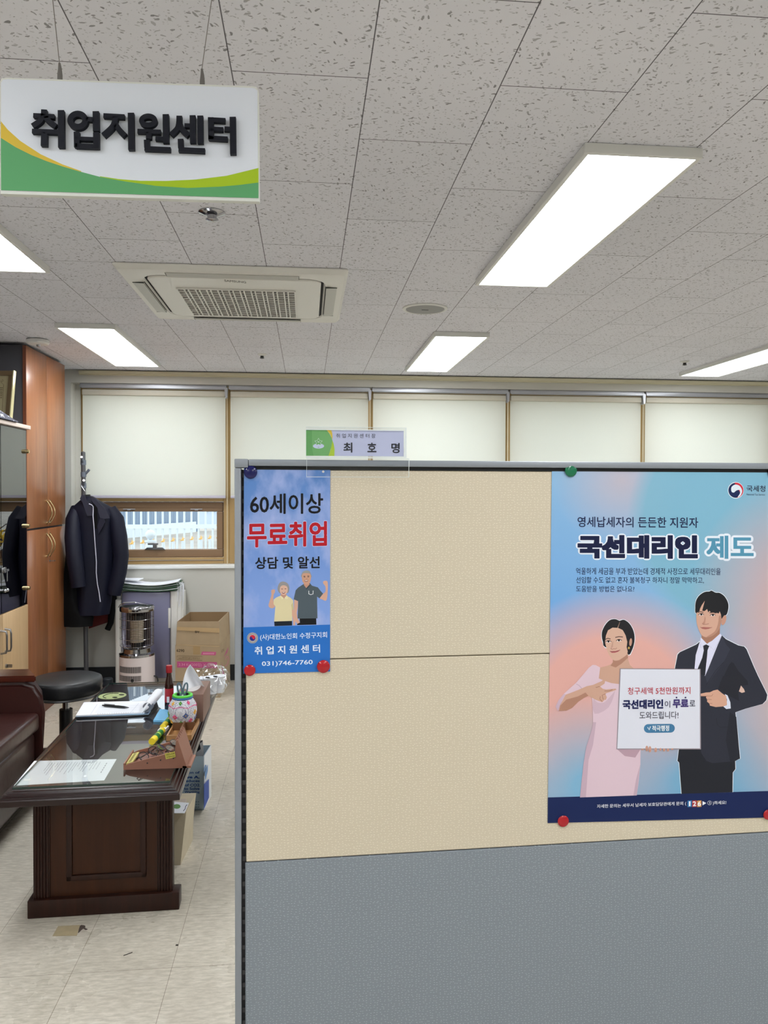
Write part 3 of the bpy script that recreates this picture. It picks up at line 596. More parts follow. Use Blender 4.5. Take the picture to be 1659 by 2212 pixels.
for x0, x1, y1 in ((127, 97, 168), (436, 472, 181)):
    bm = newbm(); p = sf((x0), y1); b = sf(x0, y1-10); c_ = sf(x0, y1-24); q = sf(x0-1, y1-36); cyl(bm, p+Vector((0, .006, -.004)), b+Vector((0, .006, 0)), .0042, n=12); cyl(bm, b+Vector((0, .006, 0)), c_+Vector((0, .006, 0)), .0042, .003, 12); cyl(bm, c_+Vector((0, .006, 0)), q+Vector((0, .006, 0)), .003, .0018, 10); part('wire_clip', bm, mat('clip_grey', (112, 108, 104), .5), t)
    bm = newbm(); e = onY(x1, -84, SY); e.z = HZ-.001; cyl(bm, q+Vector((0, .006, 0)), e+Vector((0, .006, 0)), .0007, n=6); part('wire', bm, mat('wire_grey', (128, 122, 118), .5), t)

# ================================================================== OFFICE PARTITION
pt = thing('office_partition', 'grey framed office partition with beige and blue-grey fabric panels', 'partition', (0, 0, 0), -PHI)
# local frame: x along the panel, y away from the camera, z up
ZT = onP(900, 995).z; UL = onP(507, 1100).dot(PU)
UR = 1.75
def pu(px, py): p = onP(px, py); return p.dot(PU), p.z
bm = newbm(); box(bm, UL, UL+.0125, PD-.008, PD+.045, .03, ZT-.017, .002); part('left_post', bm, M_ALU, pt, True)
bm = newbm(); box(bm, UL+.0125, UL+.021, PD+.006, PD+.03, .03, ZT-.02); part('slot_channel', bm, mat('slot_black', (12, 12, 18), .6), pt, True, smooth=0)
bm = newbm()
for k in range(54):
    z = ZT-.03-k*.0253
    if z > .06: box(bm, UL+.0142, UL+.0205, PD+.003, PD+.008, z-.0055, z+.003)
part('slot_bridges', bm, mat('slot_grey', (62, 60, 62), .6), pt, True, smooth=0)
bm = newbm(); box(bm, UL+.027, UR, PD-.008, PD+.045, ZT-.013, ZT, .002); box(bm, UL+.02, UR, PD-.002, PD+.04, ZT-.02, ZT-.013, 0, 1); part('top_rail', bm, [M_ALU, M_DK], pt, True)
bm = newbm(); box(bm, UL, UL+.0262, PD-.009, PD+.046, ZT-.0163, ZT+.0005, .0015); part('corner_cap', bm, M_ALU, pt, True)
u0, z_seam = pu(950, 1418); _, z_b = pu(1100, 1830.5); UF = UL+.0215
for nm, za, zb, mm in (('beige_panel', z_seam+.001, ZT-.0195, M_BEIGE), ('beige_panel', z_b+.0012, z_seam-.001, M_BEIGE), ('grey_panel', .1, z_b-.0012, M_GREY)):
    bm = newbm(); box(bm, UF-(.002 if mm is M_GREY else 0), UR, PD, PD+.03, za, zb, .0015, 0, 1); part(nm, bm, mm, pt, True, smooth=0)
bm = newbm(); box(bm, UF, UR, PD+.02, PD+.032, .05, ZT-.02); part('inner_board', bm, M_DK, pt, True, smooth=0)
bm = newbm(); box(bm, UL+.0125, UR, PD-.004, PD+.042, .03, .098, .002); part('base_rail', bm, M_ALU, pt, True)
for u in (UL+.04, UR-.04):
    bm = newbm(); cyl(bm, (u, PD+.02, 0), (u, PD+.02, .03), .018); part('levelling_foot', bm, M_BLACK, pt, True)

# acrylic name sign clipped over the top rail
ns = thing('acrylic_name_sign', 'clear acrylic name sign clipped on the partition top, green and lavender insert', 'sign', onP(770, 995, .02))
nz = lambda pts: Z((650, 910), .14467, pts)
bm = newbm(); prism(bm, [onP(*p, .013) for p in nz([(75, 545), (1575, 545), (1575, 95), (75, 80)])], -PN*.002); prism(bm, [onP(*p, .005) for p in nz([(75, 545), (1575, 545), (1575, 95), (75, 80)])], -PN*.002); part('acrylic_pocket', bm, M_ACRY, ns, smooth=0)
bm = newbm(); prism(bm, [onP(*p, .0115) for p in nz([(85, 840), (1610, 840), (1615, 555), (85, 550)])], -PN*.002); part('acrylic_flap', bm, M_ACRY, ns, smooth=0)
bm = newbm()
me_ = mat('acrylic_edge', (224, 230, 230), .2)
for e in ([(75, 545), (1575, 545), (1575, 532), (75, 526)], [(1540, 535), (1575, 540), (1575, 95), (1560, 95)], [(78, 125), (1540, 143), (1540, 133), (78, 112)], [(75, 86), (1575, 100), (1575, 95), (75, 80)]): prism(bm, [onP(*p, .0152) for p in nz(e)], -PN*.0006)
for e in ([(83, 833), (1610, 838), (1610, 832), (83, 827)], [(1606, 838), (1614, 838), (1618, 556), (1610, 556)], [(83, 556), (1615, 562), (1615, 553), (83, 548)], [(83, 838), (88, 838), (90, 550), (85, 550)]): prism(bm, [onP(*p, .0136) for p in nz(e)], -PN*.0004)
part('acrylic_edges', bm, me_, ns, smooth=0)
bm = newbm(); prism(bm, [onP(*p, .0125) for p in nz([(78, 515), (1535, 525), (1535, 145), (78, 128)])], PN*.0004); part('insert_card', bm, flat((196, 200, 228)), ns, smooth=0)
a = Art(onP, .01255, .00008)
a.add(nz([(385, 131), (455, 134), (468, 180), (472, 235), (470, 275), (440, 200)]), (226, 196, 70)); a.add(nz([(470, 285), (490, 340), (503, 420), (500, 518), (410, 517), (445, 420)]), (180, 208, 60))
a.add(nz([(78, 130), (385, 131), (425, 185), (455, 240), (470, 285), (455, 380), (430, 460), (410, 517), (78, 515)]), (120, 180, 112)); a.add(nz([(78, 130), (165, 131), (165, 400), (190, 516), (78, 515)]), (104, 166, 98))
a.add(nz(ell(263, 370, 84, 38)), (206, 214, 240))
fl = [(263+ (62 if k % 2 == 0 else 34)*math.sin(PI*k/5), 312-(62 if k % 2 == 0 else 34)*math.cos(PI*k/5)) for k in range(10)]
a.add(nz(spline(fl, 3)), (206, 224, 214)); a.add(nz(spline([(263+(x-263)*.84, 312+(y-312)*.84) for x, y in fl], 3)), (112, 174, 106)); a.add(nz([(248, 300), (278, 303), (278, 316), (248, 314)]), (206, 224, 214)); a.add(nz(ell(263, 388, 14, 10)), (180, 190, 200)); a.part('emblem_print', ns)
text('취 업 지 원 센 터 장', nz([(525, 183)])[0], nz([(1115, 186)])[0], nz([(525, 246)])[0], onP, .0131, (66, 68, 84), ns, 0)
for ch, x0, x1, y0, y1 in (('최', 635, 768, 318, 468), ('호', 992, 1128, 320, 462), ('명', 1350, 1475, 324, 476)):
    text(ch, nz([(x0, y0)])[0], nz([(x1, y0)])[0], nz([(x0, y1)])[0], onP, .0133, (40, 42, 52), ns, .022)
bm = newbm(); p = onP(*nz([(333, 752)])[0], .0136); cyl(bm, p, p-PN*.0006, .0024); part('screw_hole', bm, mat('hole_glint', (206, 202, 196), .3), ns)

# ------------------------------------------------------------------ posters
def poster_sheet(name, corners, off, th, m, parent, wav=0.0):
    TL, TR, BR, BL_ = corners; bm = newbm(); nu, nv = 8, 12; g = []
    for layer in (off, off-th):
        rows = []
        for j in range(nv+1):
            v = j/nv; row = []
            for i in range(nu+1):
                u = i/nu; x = (TL[0]*(1-u)+TR[0]*u)*(1-v)+(BL_[0]*(1-u)+BR[0]*u)*v; y = (TL[1]*(1-u)+TR[1]*u)*(1-v)+(BL_[1]*(1-u)+BR[1]*u)*v
                row.append(bm.verts.new(onP(x, y, layer)))
            rows.append(row)
        g.append(rows)
    for k, rows in enumerate(g):
        for j in range(nv):
            for i in range(nu):
                q = (rows[j][i], rows[j][i+1], rows[j+1][i+1], rows[j+1][i]); bm.faces.new(q if k else q[::-1])
    A, B = g; rim = [(0, i) for i in range(nu)]+[(j, nu) for j in range(nv)]+[(nv, i) for i in range(nu, 0, -1)]+[(j, 0) for j in range(nv, 0, -1)]
    for p, q in zip(rim, rim[1:]+rim[:1]): bm.faces.new((A[p[0]][p[1]], A[q[0]][q[1]], B[q[0]][q[1]], B[p[0]][p[1]]))
    return part(name, bm, m, parent, smooth=0)
ps = thing('poster', 'narrow sky-blue poster with an elderly couple and red lettering, at left of the partition', 'poster', onP(620, 1450, .003))
poster_sheet('printed_sheet', ((527, 1005), (713.5, 1005), (713, 1449), (525.5, 1455)), .0016, .0008, m_poster_sky(), ps)
p5 = lambda pts: Z((480, 880), .33755, pts); p6 = lambda pts: Z((520, 1340), .12055, pts)
a = Art(onP, .0017); a.add(p5([(135, 1408), (691, 1390), (690, 1690), (135, 1703)]), (42, 112, 196)); a.part('blue_band', ps)
def T5(s, tl, tr, bl, c, b, o=p5, out=None, par=ps): text(s, o([tl])[0], o([tr])[0], o([bl])[0], onP, .0021, c, par, b, outline=out)
T5('60세이상', (178, 553), (646, 549), (178, 684), (15, 16, 21), .018)
T5('무료취업', (158, 737), (671, 727), (158, 898), (182, 24, 38), .03, out=(.055, (190, 204, 240)))
T5('상담 및 알선', (211, 958), (624, 953), (211, 1035), (14, 15, 24), .022)
T5('(사)대한노인회 수정구지회', (345, 250), (1545, 205), (348, 372), (214, 230, 250), .015, p6)
T5('취 업 지 원 센 터', (245, 472), (1420, 430), (248, 620), (224, 236, 252), .02, p6)
T5('031)746-7760', (378, 738), (1288, 706), (380, 842), (226, 238, 252), .012, p6)
a = Art(onP, .0018, .00002)
for r, c in ((98, (190, 190, 190)), (90, (52, 60, 96)), (82, (206, 204, 190)), (72, (64, 70, 100)), (64, (206, 206, 200))): a.add(p6(ell(212, 316, r, r, 36)), c)
a.add(p6(ell(212, 316, 55, 55, 36)), (28, 40, 130))
a.add(p6([(212-55*math.cos(x), 316-55*math.sin(x)) for x in [PI*k/18-.35 for k in range(19)]]+[(212+52-12-104*f*.9, 316+18*math.sin(f*2*PI+.2)+12-24*f) for f in (.1, .2, .3, .4, .5, .6, .7, .8, .9)]), (206, 44, 62)); a.part('emblem_print', ps)
q = lambda pts: Z((570, 1220), .09042, pts); SK = (214, 168, 146)
a = Art(onP, .0018, .00002)       # printed elderly woman
a.add(q([(240, 590), (265, 600), (262, 660), (235, 715), (225, 850), (260, 960), (265, 1000), (215, 1035), (150, 1030), (112, 975), (140, 860), (180, 720), (175, 640), (190, 598)]), SK, 3)
a.add(q([(690, 1070), (660, 1080), (670, 1200), (700, 1330), (700, 1445), (750, 1445), (750, 1330), (720, 1190), (715, 1075)]), SK)
a.add(q([(245, 1350), (255, 1465), (675, 1450), (672, 1340)]), (22, 30, 40))
a.add(q([(395, 740), (540, 735), (640, 790), (700, 850), (712, 1060), (668, 1080), (680, 1340), (245, 1355), (275, 990), (230, 940), (235, 830), (300, 780)]), (222, 210, 168))
a.add(q([(655, 960), (690, 900), (715, 1065), (668, 1080)]), (200, 188, 140)); a.add(q([(395, 705), (540, 705), (545, 740), (480, 815), (400, 745)]), (196, 148, 128))
a.add(q([(385, 745), (400, 735), (480, 800), (430, 825)]), (232, 222, 186)); a.add(q([(548, 725), (560, 745), (580, 815), (535, 815), (490, 795)]), (232, 222, 186))
a.add(q([(460, 400), (560, 440), (605, 530), (600, 620), (560, 680), (400, 690), (335, 610), (335, 520), (380, 430)]), (150, 146, 146), 4)
a.add(q([(400, 520), (470, 490), (550, 520), (570, 600), (545, 680), (475, 725), (410, 690), (380, 610)]), (220, 178, 158), 4)
a.add(q(ell(434, 578, 24, 7)), (70, 52, 48)); a.add(q(ell(515, 574, 24, 7)), (70, 52, 48)); a.add(q([(425, 655), (515, 648), (495, 685), (450, 690)]), (132, 52, 56)); a.add(q([(438, 658), (505, 653), (490, 668), (452, 670)]), (238, 230, 226)); a.part('printed_woman', ps)
a = Art(onP, .0018, .00002)       # printed elderly man
a.add(q([(1430, 390), (1500, 385), (1525, 430), (1528, 600), (1505, 820), (1460, 858), (1400, 830), (1320, 790), (1410, 700), (1470, 640), (1470, 520), (1415, 440)]), SK, 3)
a.add(q([(725, 835), (815, 835), (810, 1000), (785, 1150), (800, 1270), (860, 1380), (800, 1410), (740, 1330), (715, 1150)]), SK)
a.add(q([(850, 1270), (1250, 1280), (1255, 1430), (790, 1440), (800, 1410), (862, 1382)]), (16, 18, 22))
a.add(q([(950, 460), (1100, 440), (1150, 500), (1290, 540), (1360, 630), (1415, 690), (1330, 800), (1270, 760), (1280, 1280), (805, 1285), (820, 870), (712, 825), (760, 610), (820, 545)]), (80, 92, 100))
a.add(q([(955, 440), (1085, 440), (1090, 480), (1015, 560), (960, 490)]), (196, 146, 124)); a.add(q([(1010, 560), (1085, 478), (1110, 490), (1015, 600)]), (60, 70, 78))
a.add(q([(905, 300), (900, 230), (935, 165), (1010, 135), (1090, 155), (1125, 230), (1128, 310)]), (150, 152, 152), 2)
a.add(q([(915, 240), (960, 200), (1080, 205), (1118, 250), (1122, 340), (1090, 440), (1020, 475), (950, 440), (912, 350)]), (204, 156, 132), 4)
for pts, c in (([(945, 268), (990, 262), (990, 274), (947, 280)], (66, 60, 58)), ([(1040, 258), (1085, 262), (1085, 274), (1040, 270)], (66, 60, 58)), ([(965, 375), (1065, 360), (1040, 402), (985, 405)], (110, 52, 48)), ([(975, 378), (1055, 367), (1035, 386), (990, 390)], (240, 234, 228))): a.add(q(pts), c)
a.add(q(ell(972, 294, 22, 7)), (52, 40, 38)); a.add(q(ell(1060, 290, 22, 7)), (52, 40, 38)); a.add(q([(1010, 330), (1035, 328), (1045, 345), (1005, 348)]), (180, 128, 106))
a.add(q(stroke([(1073, 620), (1073, 695), (1120, 715), (1175, 697), (1177, 617)], 16)), (222, 226, 228)); a.part('printed_man', ps)

tp = thing('poster', 'large gradient poster of a woman in pink and a suited man with a white card', 'poster', onP(1440, 1775, .003))
TPC = ((1192, 1012), (1719, 1019.5), (1719, 1764.5), (1183, 1778))
poster_sheet('printed_sheet', TPC, .0016, .0008, m_poster_tax(), tp)
z6 = lambda pts: Z((1150, 960), .30681, pts); z7 = lambda pts: Z((1150, 1320), .30681, pts)
a = Art(onP, .0017); a.add([(1183.6, 1722.6), (1659, 1708.6), (1719, 1706.5), (1719, 1764.5), (1183, 1778)], (20, 36, 84)); a.part('navy_band', tp)
NV = (26, 33, 74)
def T6(s, x0, x1, y0, y1, c, b, dy=0.0, o=z6, out=None, sq=False): text(s, o([(x0, y0)])[0], o([(x1, y0+dy)])[0], o([(x0, y1)])[0], onP, .0021, c, tp, b, outline=out, sq=sq)
T6('영세납세자의 든든한 지원자', 318, 1168, 508, 582, NV, .012, 6)
T6('국선대리인', 318, 1165, 637, 803, (18, 25, 62), .058, 3, z6, (.125, (232, 238, 248)), True)
T6('제도', 1226, 1558, 642, 805, (84, 148, 178), .032, 1, z6, (.125, (232, 238, 248)), True)
T6('억울하게 세금을 부과 받았는데 경제적 사정으로 세무대리인을', 308, 1326, 868, 916, NV, 0.0, 3)
T6('선임할 수도 없고 혼자 불복청구 하자니 정말 막막하고,', 308, 1207, 932, 978, NV, 0.0, 2)
T6('도움받을 방법은 없나요?', 308, 718, 996, 1038, NV, 0.0, 1)
T6('국세청', 1508, 1640, 288, 332, (40, 44, 70), .012, 2); T6('National Tax Service', 1508, 1638, 345, 358, (60, 66, 96), 0.0, 2)
a = Art(onP, .0018); cx, cy = 1432, 323
a.add(z6(ell(cx, cy, 56, 58, 40)), (232, 236, 242)); a.add(z6(ell(cx, cy, 52, 53, 40)), (24, 38, 84))
a.add(z6([(cx+54*math.cos(x), cy+54*math.sin(x)) for x in [-1.75+2.9*k/20 for k in range(21)]]+[(cx+8, cy+52), (cx+34, cy+20)]), (206, 40, 60))
a.add(z6(spline([(cx-30, cy+8), (cx-30, cy-22), (cx-4, cy-40), (cx+28, cy-30), (cx+45, cy+4), (cx+34, cy+36), (cx+14, cy+48), (cx+30, cy+20), (cx+26, cy-2), (cx+4, cy+2), (cx-14, cy+16)], 4)), (222, 232, 242)); a.part('emblem_print', tp)
T7 = lambda s, x0, x1, y0, y1, c, b, dy=0.0: T6(s, x0, x1, y0, y1, c, b, dy, z7)
HL = (232, 238, 244)
w1 = lambda pts: Z((1190, 1320), .13864, pts); w2 = lambda pts: Z((1190, 1560), .16275, pts)
a = Art(onP, .0018, .00002); S1, S2 = (206, 164, 144), (178, 132, 112); PK, PK2 = (222, 196, 208), (200, 172, 188)
a.add(w1([(1085, 135), (1140, 128), (1225, 183), (1288, 285), (1313, 400), (1302, 525), (1256, 648), (1210, 690), (1000, 600), (845, 575), (800, 480), (785, 400), (792, 310), (842, 205), (915, 132), (1000, 117), (1060, 140)]), HL, 3)
a.add(w1([(1075, 150), (1140, 136), (1220, 190), (1280, 290), (1304, 400), (1294, 520), (1250, 640), (1210, 680), (1100, 640), (845, 560), (812, 480), (794, 400), (800, 310), (850, 210), (920, 140), (1000, 125), (1060, 148)]), (36, 34, 38), 3)
a.add(w1([(960, 700), (966, 790), (940, 828), (880, 852), (765, 880), (745, 1050), (840, 1092), (940, 1125), (1068, 1140), (1090, 895), (1290, 895), (1232, 840), (1205, 760), (1198, 660)]), S1)
a.add(w1([(965, 760), (1000, 775), (1065, 765), (1160, 700), (1195, 670), (1200, 730), (1100, 820), (1010, 880), (930, 850), (966, 800)]), S2)
a.add(w1([(862, 560), (845, 480), (850, 385), (885, 300), (960, 255), (1045, 250), (1120, 300), (1175, 400), (1200, 500), (1196, 640), (1150, 705), (1060, 762), (1005, 770), (950, 742), (892, 655)]), (216, 176, 156), 4)
a.add(w1([(1045, 262), (1120, 295), (1165, 380), (1190, 480), (1180, 560), (1200, 640), (1225, 640), (1240, 400), (1150, 250), (1075, 190)]), (36, 34, 38))
a.add(w1([(1070, 195), (1045, 262), (960, 258), (890, 300), (858, 380), (845, 480), (815, 480), (820, 340), (900, 220), (1000, 180)]), (36, 34, 38)); a.add(w1([(1072, 170), (1078, 172), (1050, 262), (1032, 262)]), (150, 120, 108))
a.add(w1(ell(1243, 485, 21, 62, 20, .1)), (196, 150, 130)); a.add(w1(ell(1215, 575, 15, 20)), (196, 164, 92))
for e, an in (((897, 474), .0), ((1060, 456), .0)):
    a.add(w1(ell(e[0], e[1]+2, 38, 17, 18, -.08)), (236, 226, 222)); a.add(w1(ell(e[0], e[1], 17, 16)), (40, 28, 28)); a.add(w1(stroke([(e[0]-42, e[1]+8), (e[0]-18, e[1]-14), (e[0]+16, e[1]-15), (e[0]+46, e[1]+3)], 10)), (52, 36, 36))
a.add(w1(stroke([(848, 442), (885, 424), (930, 436)], 13)), (92, 66, 58)); a.add(w1(stroke([(1003, 412), (1060, 398), (1122, 404)], 13)), (92, 66, 58))
a.add(w1([(960, 470), (972, 470), (968, 560), (945, 575), (948, 588), (930, 580)]), (200, 156, 138)); a.add(w1(stroke([(930, 585), (955, 595), (985, 585), (1005, 592), (1028, 574)], 7)), (158, 108, 96))
a.add(w1([(922, 630), (985, 624), (1000, 626), (1078, 608), (1045, 634), (1000, 648), (950, 650)]), (176, 86, 92)); a.add(w1(stroke([(918, 628), (990, 634), (1080, 606)], 6)), (120, 56, 60))
a.part('printed_woman', tp)
a = Art(onP, .0018+22*.00002, .00002)
a.add(w1([(655, 1690), (650, 1500), (638, 1350), (700, 1100), (745, 1048), (840, 1088), (940, 1122), (1068, 1138), (1068, 1730)])+w2([(900, 300), (1190, 352), (1188, 560), (1164, 800), (1140, 972), (386, 999), (405, 800), (432, 560), (470, 325), (545, 95), (560, 0)]), PK)
a.add(w2([(560, 0), (600, 0), (560, 300), (500, 500), (465, 996), (386, 999), (405, 800), (432, 560), (470, 325), (545, 95)]), PK2); a.add(w2([(880, 360), (1186, 365), (1120, 470), (980, 450)]), (186, 154, 168)); a.add(w2([(1185, 560), (1160, 800), (1140, 972), (1095, 974), (1130, 760)]), PK2)
a.add(w1([(768, 880), (700, 842), (650, 838), (590, 885), (400, 1110), (200, 1290), (118, 1390), (73, 1490), (112, 1560), (140, 1470), (235, 1305), (480, 1205), (640, 1260), (745, 1055)]), PK)
a.add(w1([(200, 1290), (118, 1390), (73, 1490), (112, 1560), (130, 1500), (180, 1390), (240, 1302)]), (204, 178, 196)); a.add(w1(stroke([(395, 1135), (440, 1160), (480, 1205)], 12)), PK2)
a.add(w1([(660, 1370), (720, 1420), (800, 1430), (860, 1400), (960, 1290), (1000, 1250), (900, 1500), (680, 1600)]), (208, 180, 194), 3); a.part('printed_dress', tp)
a = Art(onP, .0018+32*.00002, .00002)
a.add(w1([(128, 1555), (140, 1470), (232, 1302), (380, 1250), (480, 1205), (560, 1170), (660, 1150), (720, 1122), (790, 1092), (826, 1062), (848, 1080), (836, 1130), (768, 1176), (810, 1212), (860, 1222), (1008, 1208), (1022, 1226), (960, 1250), (868, 1278), (850, 1292), (872, 1345), (856, 1385), (838, 1382), (800, 1420), (700, 1382), (585, 1320), (520, 1350), (430, 1410), (330, 1510), (240, 1552)]), S1)
a.add(w1([(128, 1555), (150, 1470), (240, 1380), (420, 1330), (540, 1270), (585, 1320), (520, 1350), (430, 1410), (330, 1510), (240, 1552)]), S2)
for l in ([(850, 1290), (800, 1310), (815, 1380)], [(770, 1330), (762, 1370), (800, 1410)], [(835, 1245), (900, 1245), (960, 1225)], [(760, 1176), (700, 1190)]): a.add(w1(stroke(l, 8)), (158, 112, 96))
a.part('printed_hand', tp)
m1 = lambda pts: Z((1450, 1260), .12598, pts); m2 = lambda pts: Z((1450, 1460), .12659, pts)
a = Art(onP, .0018, .00002); SU, SU2 = (46, 48, 60), (34, 36, 44)
sil = m1([(490, 1000), (430, 1050), (150, 1180), (110, 1220), (60, 1480)])+m2([(100, 600), (130, 1250), (105, 1450), (135, 1480), (175, 2012), (1045, 1985), (1050, 1650), (1095, 1590), (1090, 1450), (1175, 1412), (1095, 622), (1270, 560), (1560, 480), (1622, 415), (1640, 325), (1600, 240), (1480, 0)])+m1([(1420, 1440), (1290, 1130), (1250, 1085), (1150, 1065), (940, 960), (870, 895)])
cx_, cy_ = 1560, 1560
a.add([(x+(1.2 if x > cx_ else -1.2), y-(.9 if y < 1440 else 0)) for x, y in sil], HL); a.add(sil, SU)
a.add(m2([(130, 1250), (105, 1450), (135, 1480), (175, 2012), (1045, 1985), (1050, 1650), (1095, 1590), (1090, 1455), (700, 1490), (600, 1450), (520, 1330), (490, 1240)]), SU2)
a.add(m1([(510, 930), (490, 1000), (420, 1230), (398, 1480), (580, 1590), (640, 1450), (740, 1200), (866, 900), (840, 862), (620, 1035)]), (222, 222, 244))
a.add(m1([(520, 880), (520, 940), (610, 1035), (700, 985), (832, 868), (836, 740), (700, 860)]), (168, 122, 102))
a.add(m1([(545, 1070), (600, 1048), (652, 1075), (622, 1150), (615, 1250), (600, 1380), (580, 1585), (500, 1560), (448, 1478), (530, 1280), (558, 1150)]), (38, 40, 48))
a.add(m1(stroke([(500, 940), (505, 1110), (560, 1070)], 5)), (180, 180, 206)); a.add(m1(stroke([(652, 1070), (735, 1150), (860, 905)], 5)), (180, 180, 206))
a.add(m1([(870, 895), (800, 1050), (640, 1450), (580, 1590), (620, 1720), (900, 1350), (1010, 1130), (940, 1050)]), (54, 56, 70)); a.add(m1(stroke([(900, 1350), (760, 1500), (600, 1740)], 6)), (30, 31, 38)); a.add(m1([(1150, 1500), (1030, 1350), (900, 1600), (860, 1740), (1320, 1740)]), (37, 38, 47), 3)
a.add(m2([(1190, 165), (1240, 225), (1258, 275), (1205, 290), (1155, 265)]), (220, 186, 172)); a.add(m2(stroke([(770, 715), (785, 830), (830, 875), (960, 870)], 6)), SU2)
a.add(m2([(930, 1100), (1010, 1480), (1090, 1455), (1172, 1410), (1110, 700), (1000, 620)]), (38, 40, 50)); a.add(m2([(880, 0), (800, 220), (900, 300), (1160, 430), (1140, 280), (1190, 150), (1160, 0)]), (38, 39, 48))
a.add(m2([(912, 308), (960, 332), (1008, 450), (1016, 556), (940, 566), (888, 522), (945, 500), (950, 400)]), (220, 224, 242))
a.add(m2([(482, 308), (590, 284), (660, 280), (720, 250), (790, 234), (870, 300), (938, 345), (952, 490), (900, 520), (760, 532), (660, 508), (650, 470), (610, 440), (615, 405), (592, 370), (600, 345), (482, 346)]), (214, 166, 144))
for l in ([(600, 345), (690, 345), (710, 310)], [(600, 400), (690, 405)], [(640, 470), (700, 470)], [(482, 346), (600, 346)]): a.add(m2(stroke(l, 7)), (160, 112, 96))
a.part('printed_suit', tp)
a = Art(onP, .0018+22*.00002, .00002)
hair = [(440, 530), (412, 420), (425, 300), (480, 210), (570, 150), (655, 140), (690, 125), (760, 160), (830, 165), (910, 220), (965, 310), (982, 400), (965, 500), (940, 545), (900, 560), (860, 610), (700, 600)]
a.add(m1(spline([(690+(x-690)*1.03, 420+(y-420)*1.035) for x, y in hair], 3)), HL); a.add(m1(hair), (30, 30, 34), 3)
a.add(m1(ell(902, 632, 38, 88, 20, .28)), (200, 150, 130))
a.add(m1([(438, 500), (430, 600), (445, 720), (500, 860), (560, 915), (640, 922), (740, 880), (812, 800), (850, 700), (862, 590), (850, 480), (700, 400), (560, 300), (480, 420)]), (212, 168, 148), 4)
a.add(m1([(440, 500), (425, 420), (470, 260), (600, 180), (800, 220), (900, 340), (900, 560), (862, 610), (850, 530), (830, 480), (815, 516), (780, 508), (680, 500), (655, 470), (635, 500), (615, 440), (570, 478), (530, 470), (575, 300), (520, 380), (492, 440), (485, 480)]), (32, 32, 36))
a.add(m1([(860, 580), (850, 700), (812, 800), (740, 880), (640, 922), (600, 922), (740, 830), (800, 700), (820, 560)]), (186, 140, 120), 3)
for e in ((512, 536), (711, 546)):
    a.add(m1(ell(e[0], e[1]+2, 42, 17)), (238, 228, 224)); a.add(m1(ell(e[0]+3, e[1]-1, 18, 17)), (34, 26, 26)); a.add(m1(stroke([(e[0]-46, e[1]+8), (e[0]-18, e[1]-17), (e[0]+22, e[1]-18), (e[0]+46, e[1]+4)], 10)), (54, 40, 38))
a.add(m1(stroke([(452, 500), (500, 488), (552, 496)], 12)), (66, 50, 46)); a.add(m1(stroke([(655, 506), (720, 498), (770, 512)], 12)), (66, 50, 46))
a.add(m1([(575, 560), (560, 650), (530, 690), (545, 706), (580, 690), (590, 600)]), (192, 144, 124)); a.add(m1(stroke([(530, 695), (560, 706), (600, 704), (645, 692)], 8)), (150, 104, 90))
a.add(m1([(505, 758), (560, 748), (600, 752), (690, 758), (640, 782), (585, 792), (535, 782)]), (184, 116, 108)); a.add(m1(stroke([(498, 750), (520, 764), (590, 770), (660, 768), (700, 756)], 6)), (120, 66, 62)); a.part('printed_man', tp)
a = Art(onP, .0018+40*.00002, .00002)
a.add([(1338.8, 1443.8), (1513.4, 1445), (1514.2, 1618.8), (1331.4, 1618.8)], (150, 140, 150)); a.add([(1341, 1445.4), (1511.2, 1446.4), (1512, 1616.6), (1333.4, 1617)], (222, 224, 236))
a.add(z7([(816+31*math.cos(q_), 827+31*math.sin(q_)) for q_ in [PI/2+PI*k/12 for k in range(13)]]+[(972+31*math.cos(q_), 825+31*math.sin(q_)) for q_ in [-PI/2+PI*k/12 for k in range(13)]]), (70, 124, 164)); a.add(z7(stroke([(812, 818), (822, 836), (832, 812)], 6)), (236, 244, 250))
for fx, fy, rx, ry in ((806, 968, 10, 20), (828, 973, 10, 22), (868, 978, 10, 16), (902, 974, 7, 10), (928, 978, 9, 11), (955, 978, 9, 11), (985, 972, 8, 6), (775, 974, 9, 6)): a.add(z7(ell(fx, fy, rx, ry)), (206, 158, 140)); a.add(z7(ell(fx-1, fy+ry*.45, rx*.7, ry*.35)), (190, 140, 124))
for d in (1015, 1078): a.add(z7(ell(d, 609, 6, 6)), (52, 44, 90))
a.part('printed_card', tp)
def T8(s, x0, x1, y0, y1, c, b, dy=0.0, out=None): text(s, z7([(x0, y0)])[0], z7([(x1, y0+dy)])[0], z7([(x0, y1)])[0], onP, .0033, c, tp, b, outline=out)
T8('청구세액 5천만원까지', 672, 1113, 538, 588, (186, 44, 58), .006, -4); T8('국선대리인', 635, 922, 625, 692, (28, 34, 84), .05, -4); T8('이', 932, 970, 632, 680, (36, 38, 70), .0, 0)
T8('무료', 988, 1100, 622, 684, (70, 58, 118), .05, -2); T8('로', 1106, 1147, 628, 670, (36, 38, 60), .006, 0); T8('도와드립니다!', 755, 1028, 708, 760, (38, 38, 56), .0, -2); T8('적극행정', 843, 963, 806, 846, (240, 246, 250), .02, -2)
T8('자세한 문의는 세무서 납세자 보호담당관에게 문의 (', 455, 1083, 1362, 1392, (232, 236, 246), .012, -22)
a = Art(onP, .0019)
for x0, x1, c in ((1093, 1122, (62, 132, 190)), (1125, 1157, (190, 70, 70)), (1160, 1190, (222, 160, 90))): a.add(z7([(x0, 1335), (x1, 1333), (x1, 1378), (x0, 1380)]), c)
a.add(z7([(1198, 1338), (1224, 1352), (1198, 1368)]), (240, 242, 248)); a.part('number_tiles', tp)
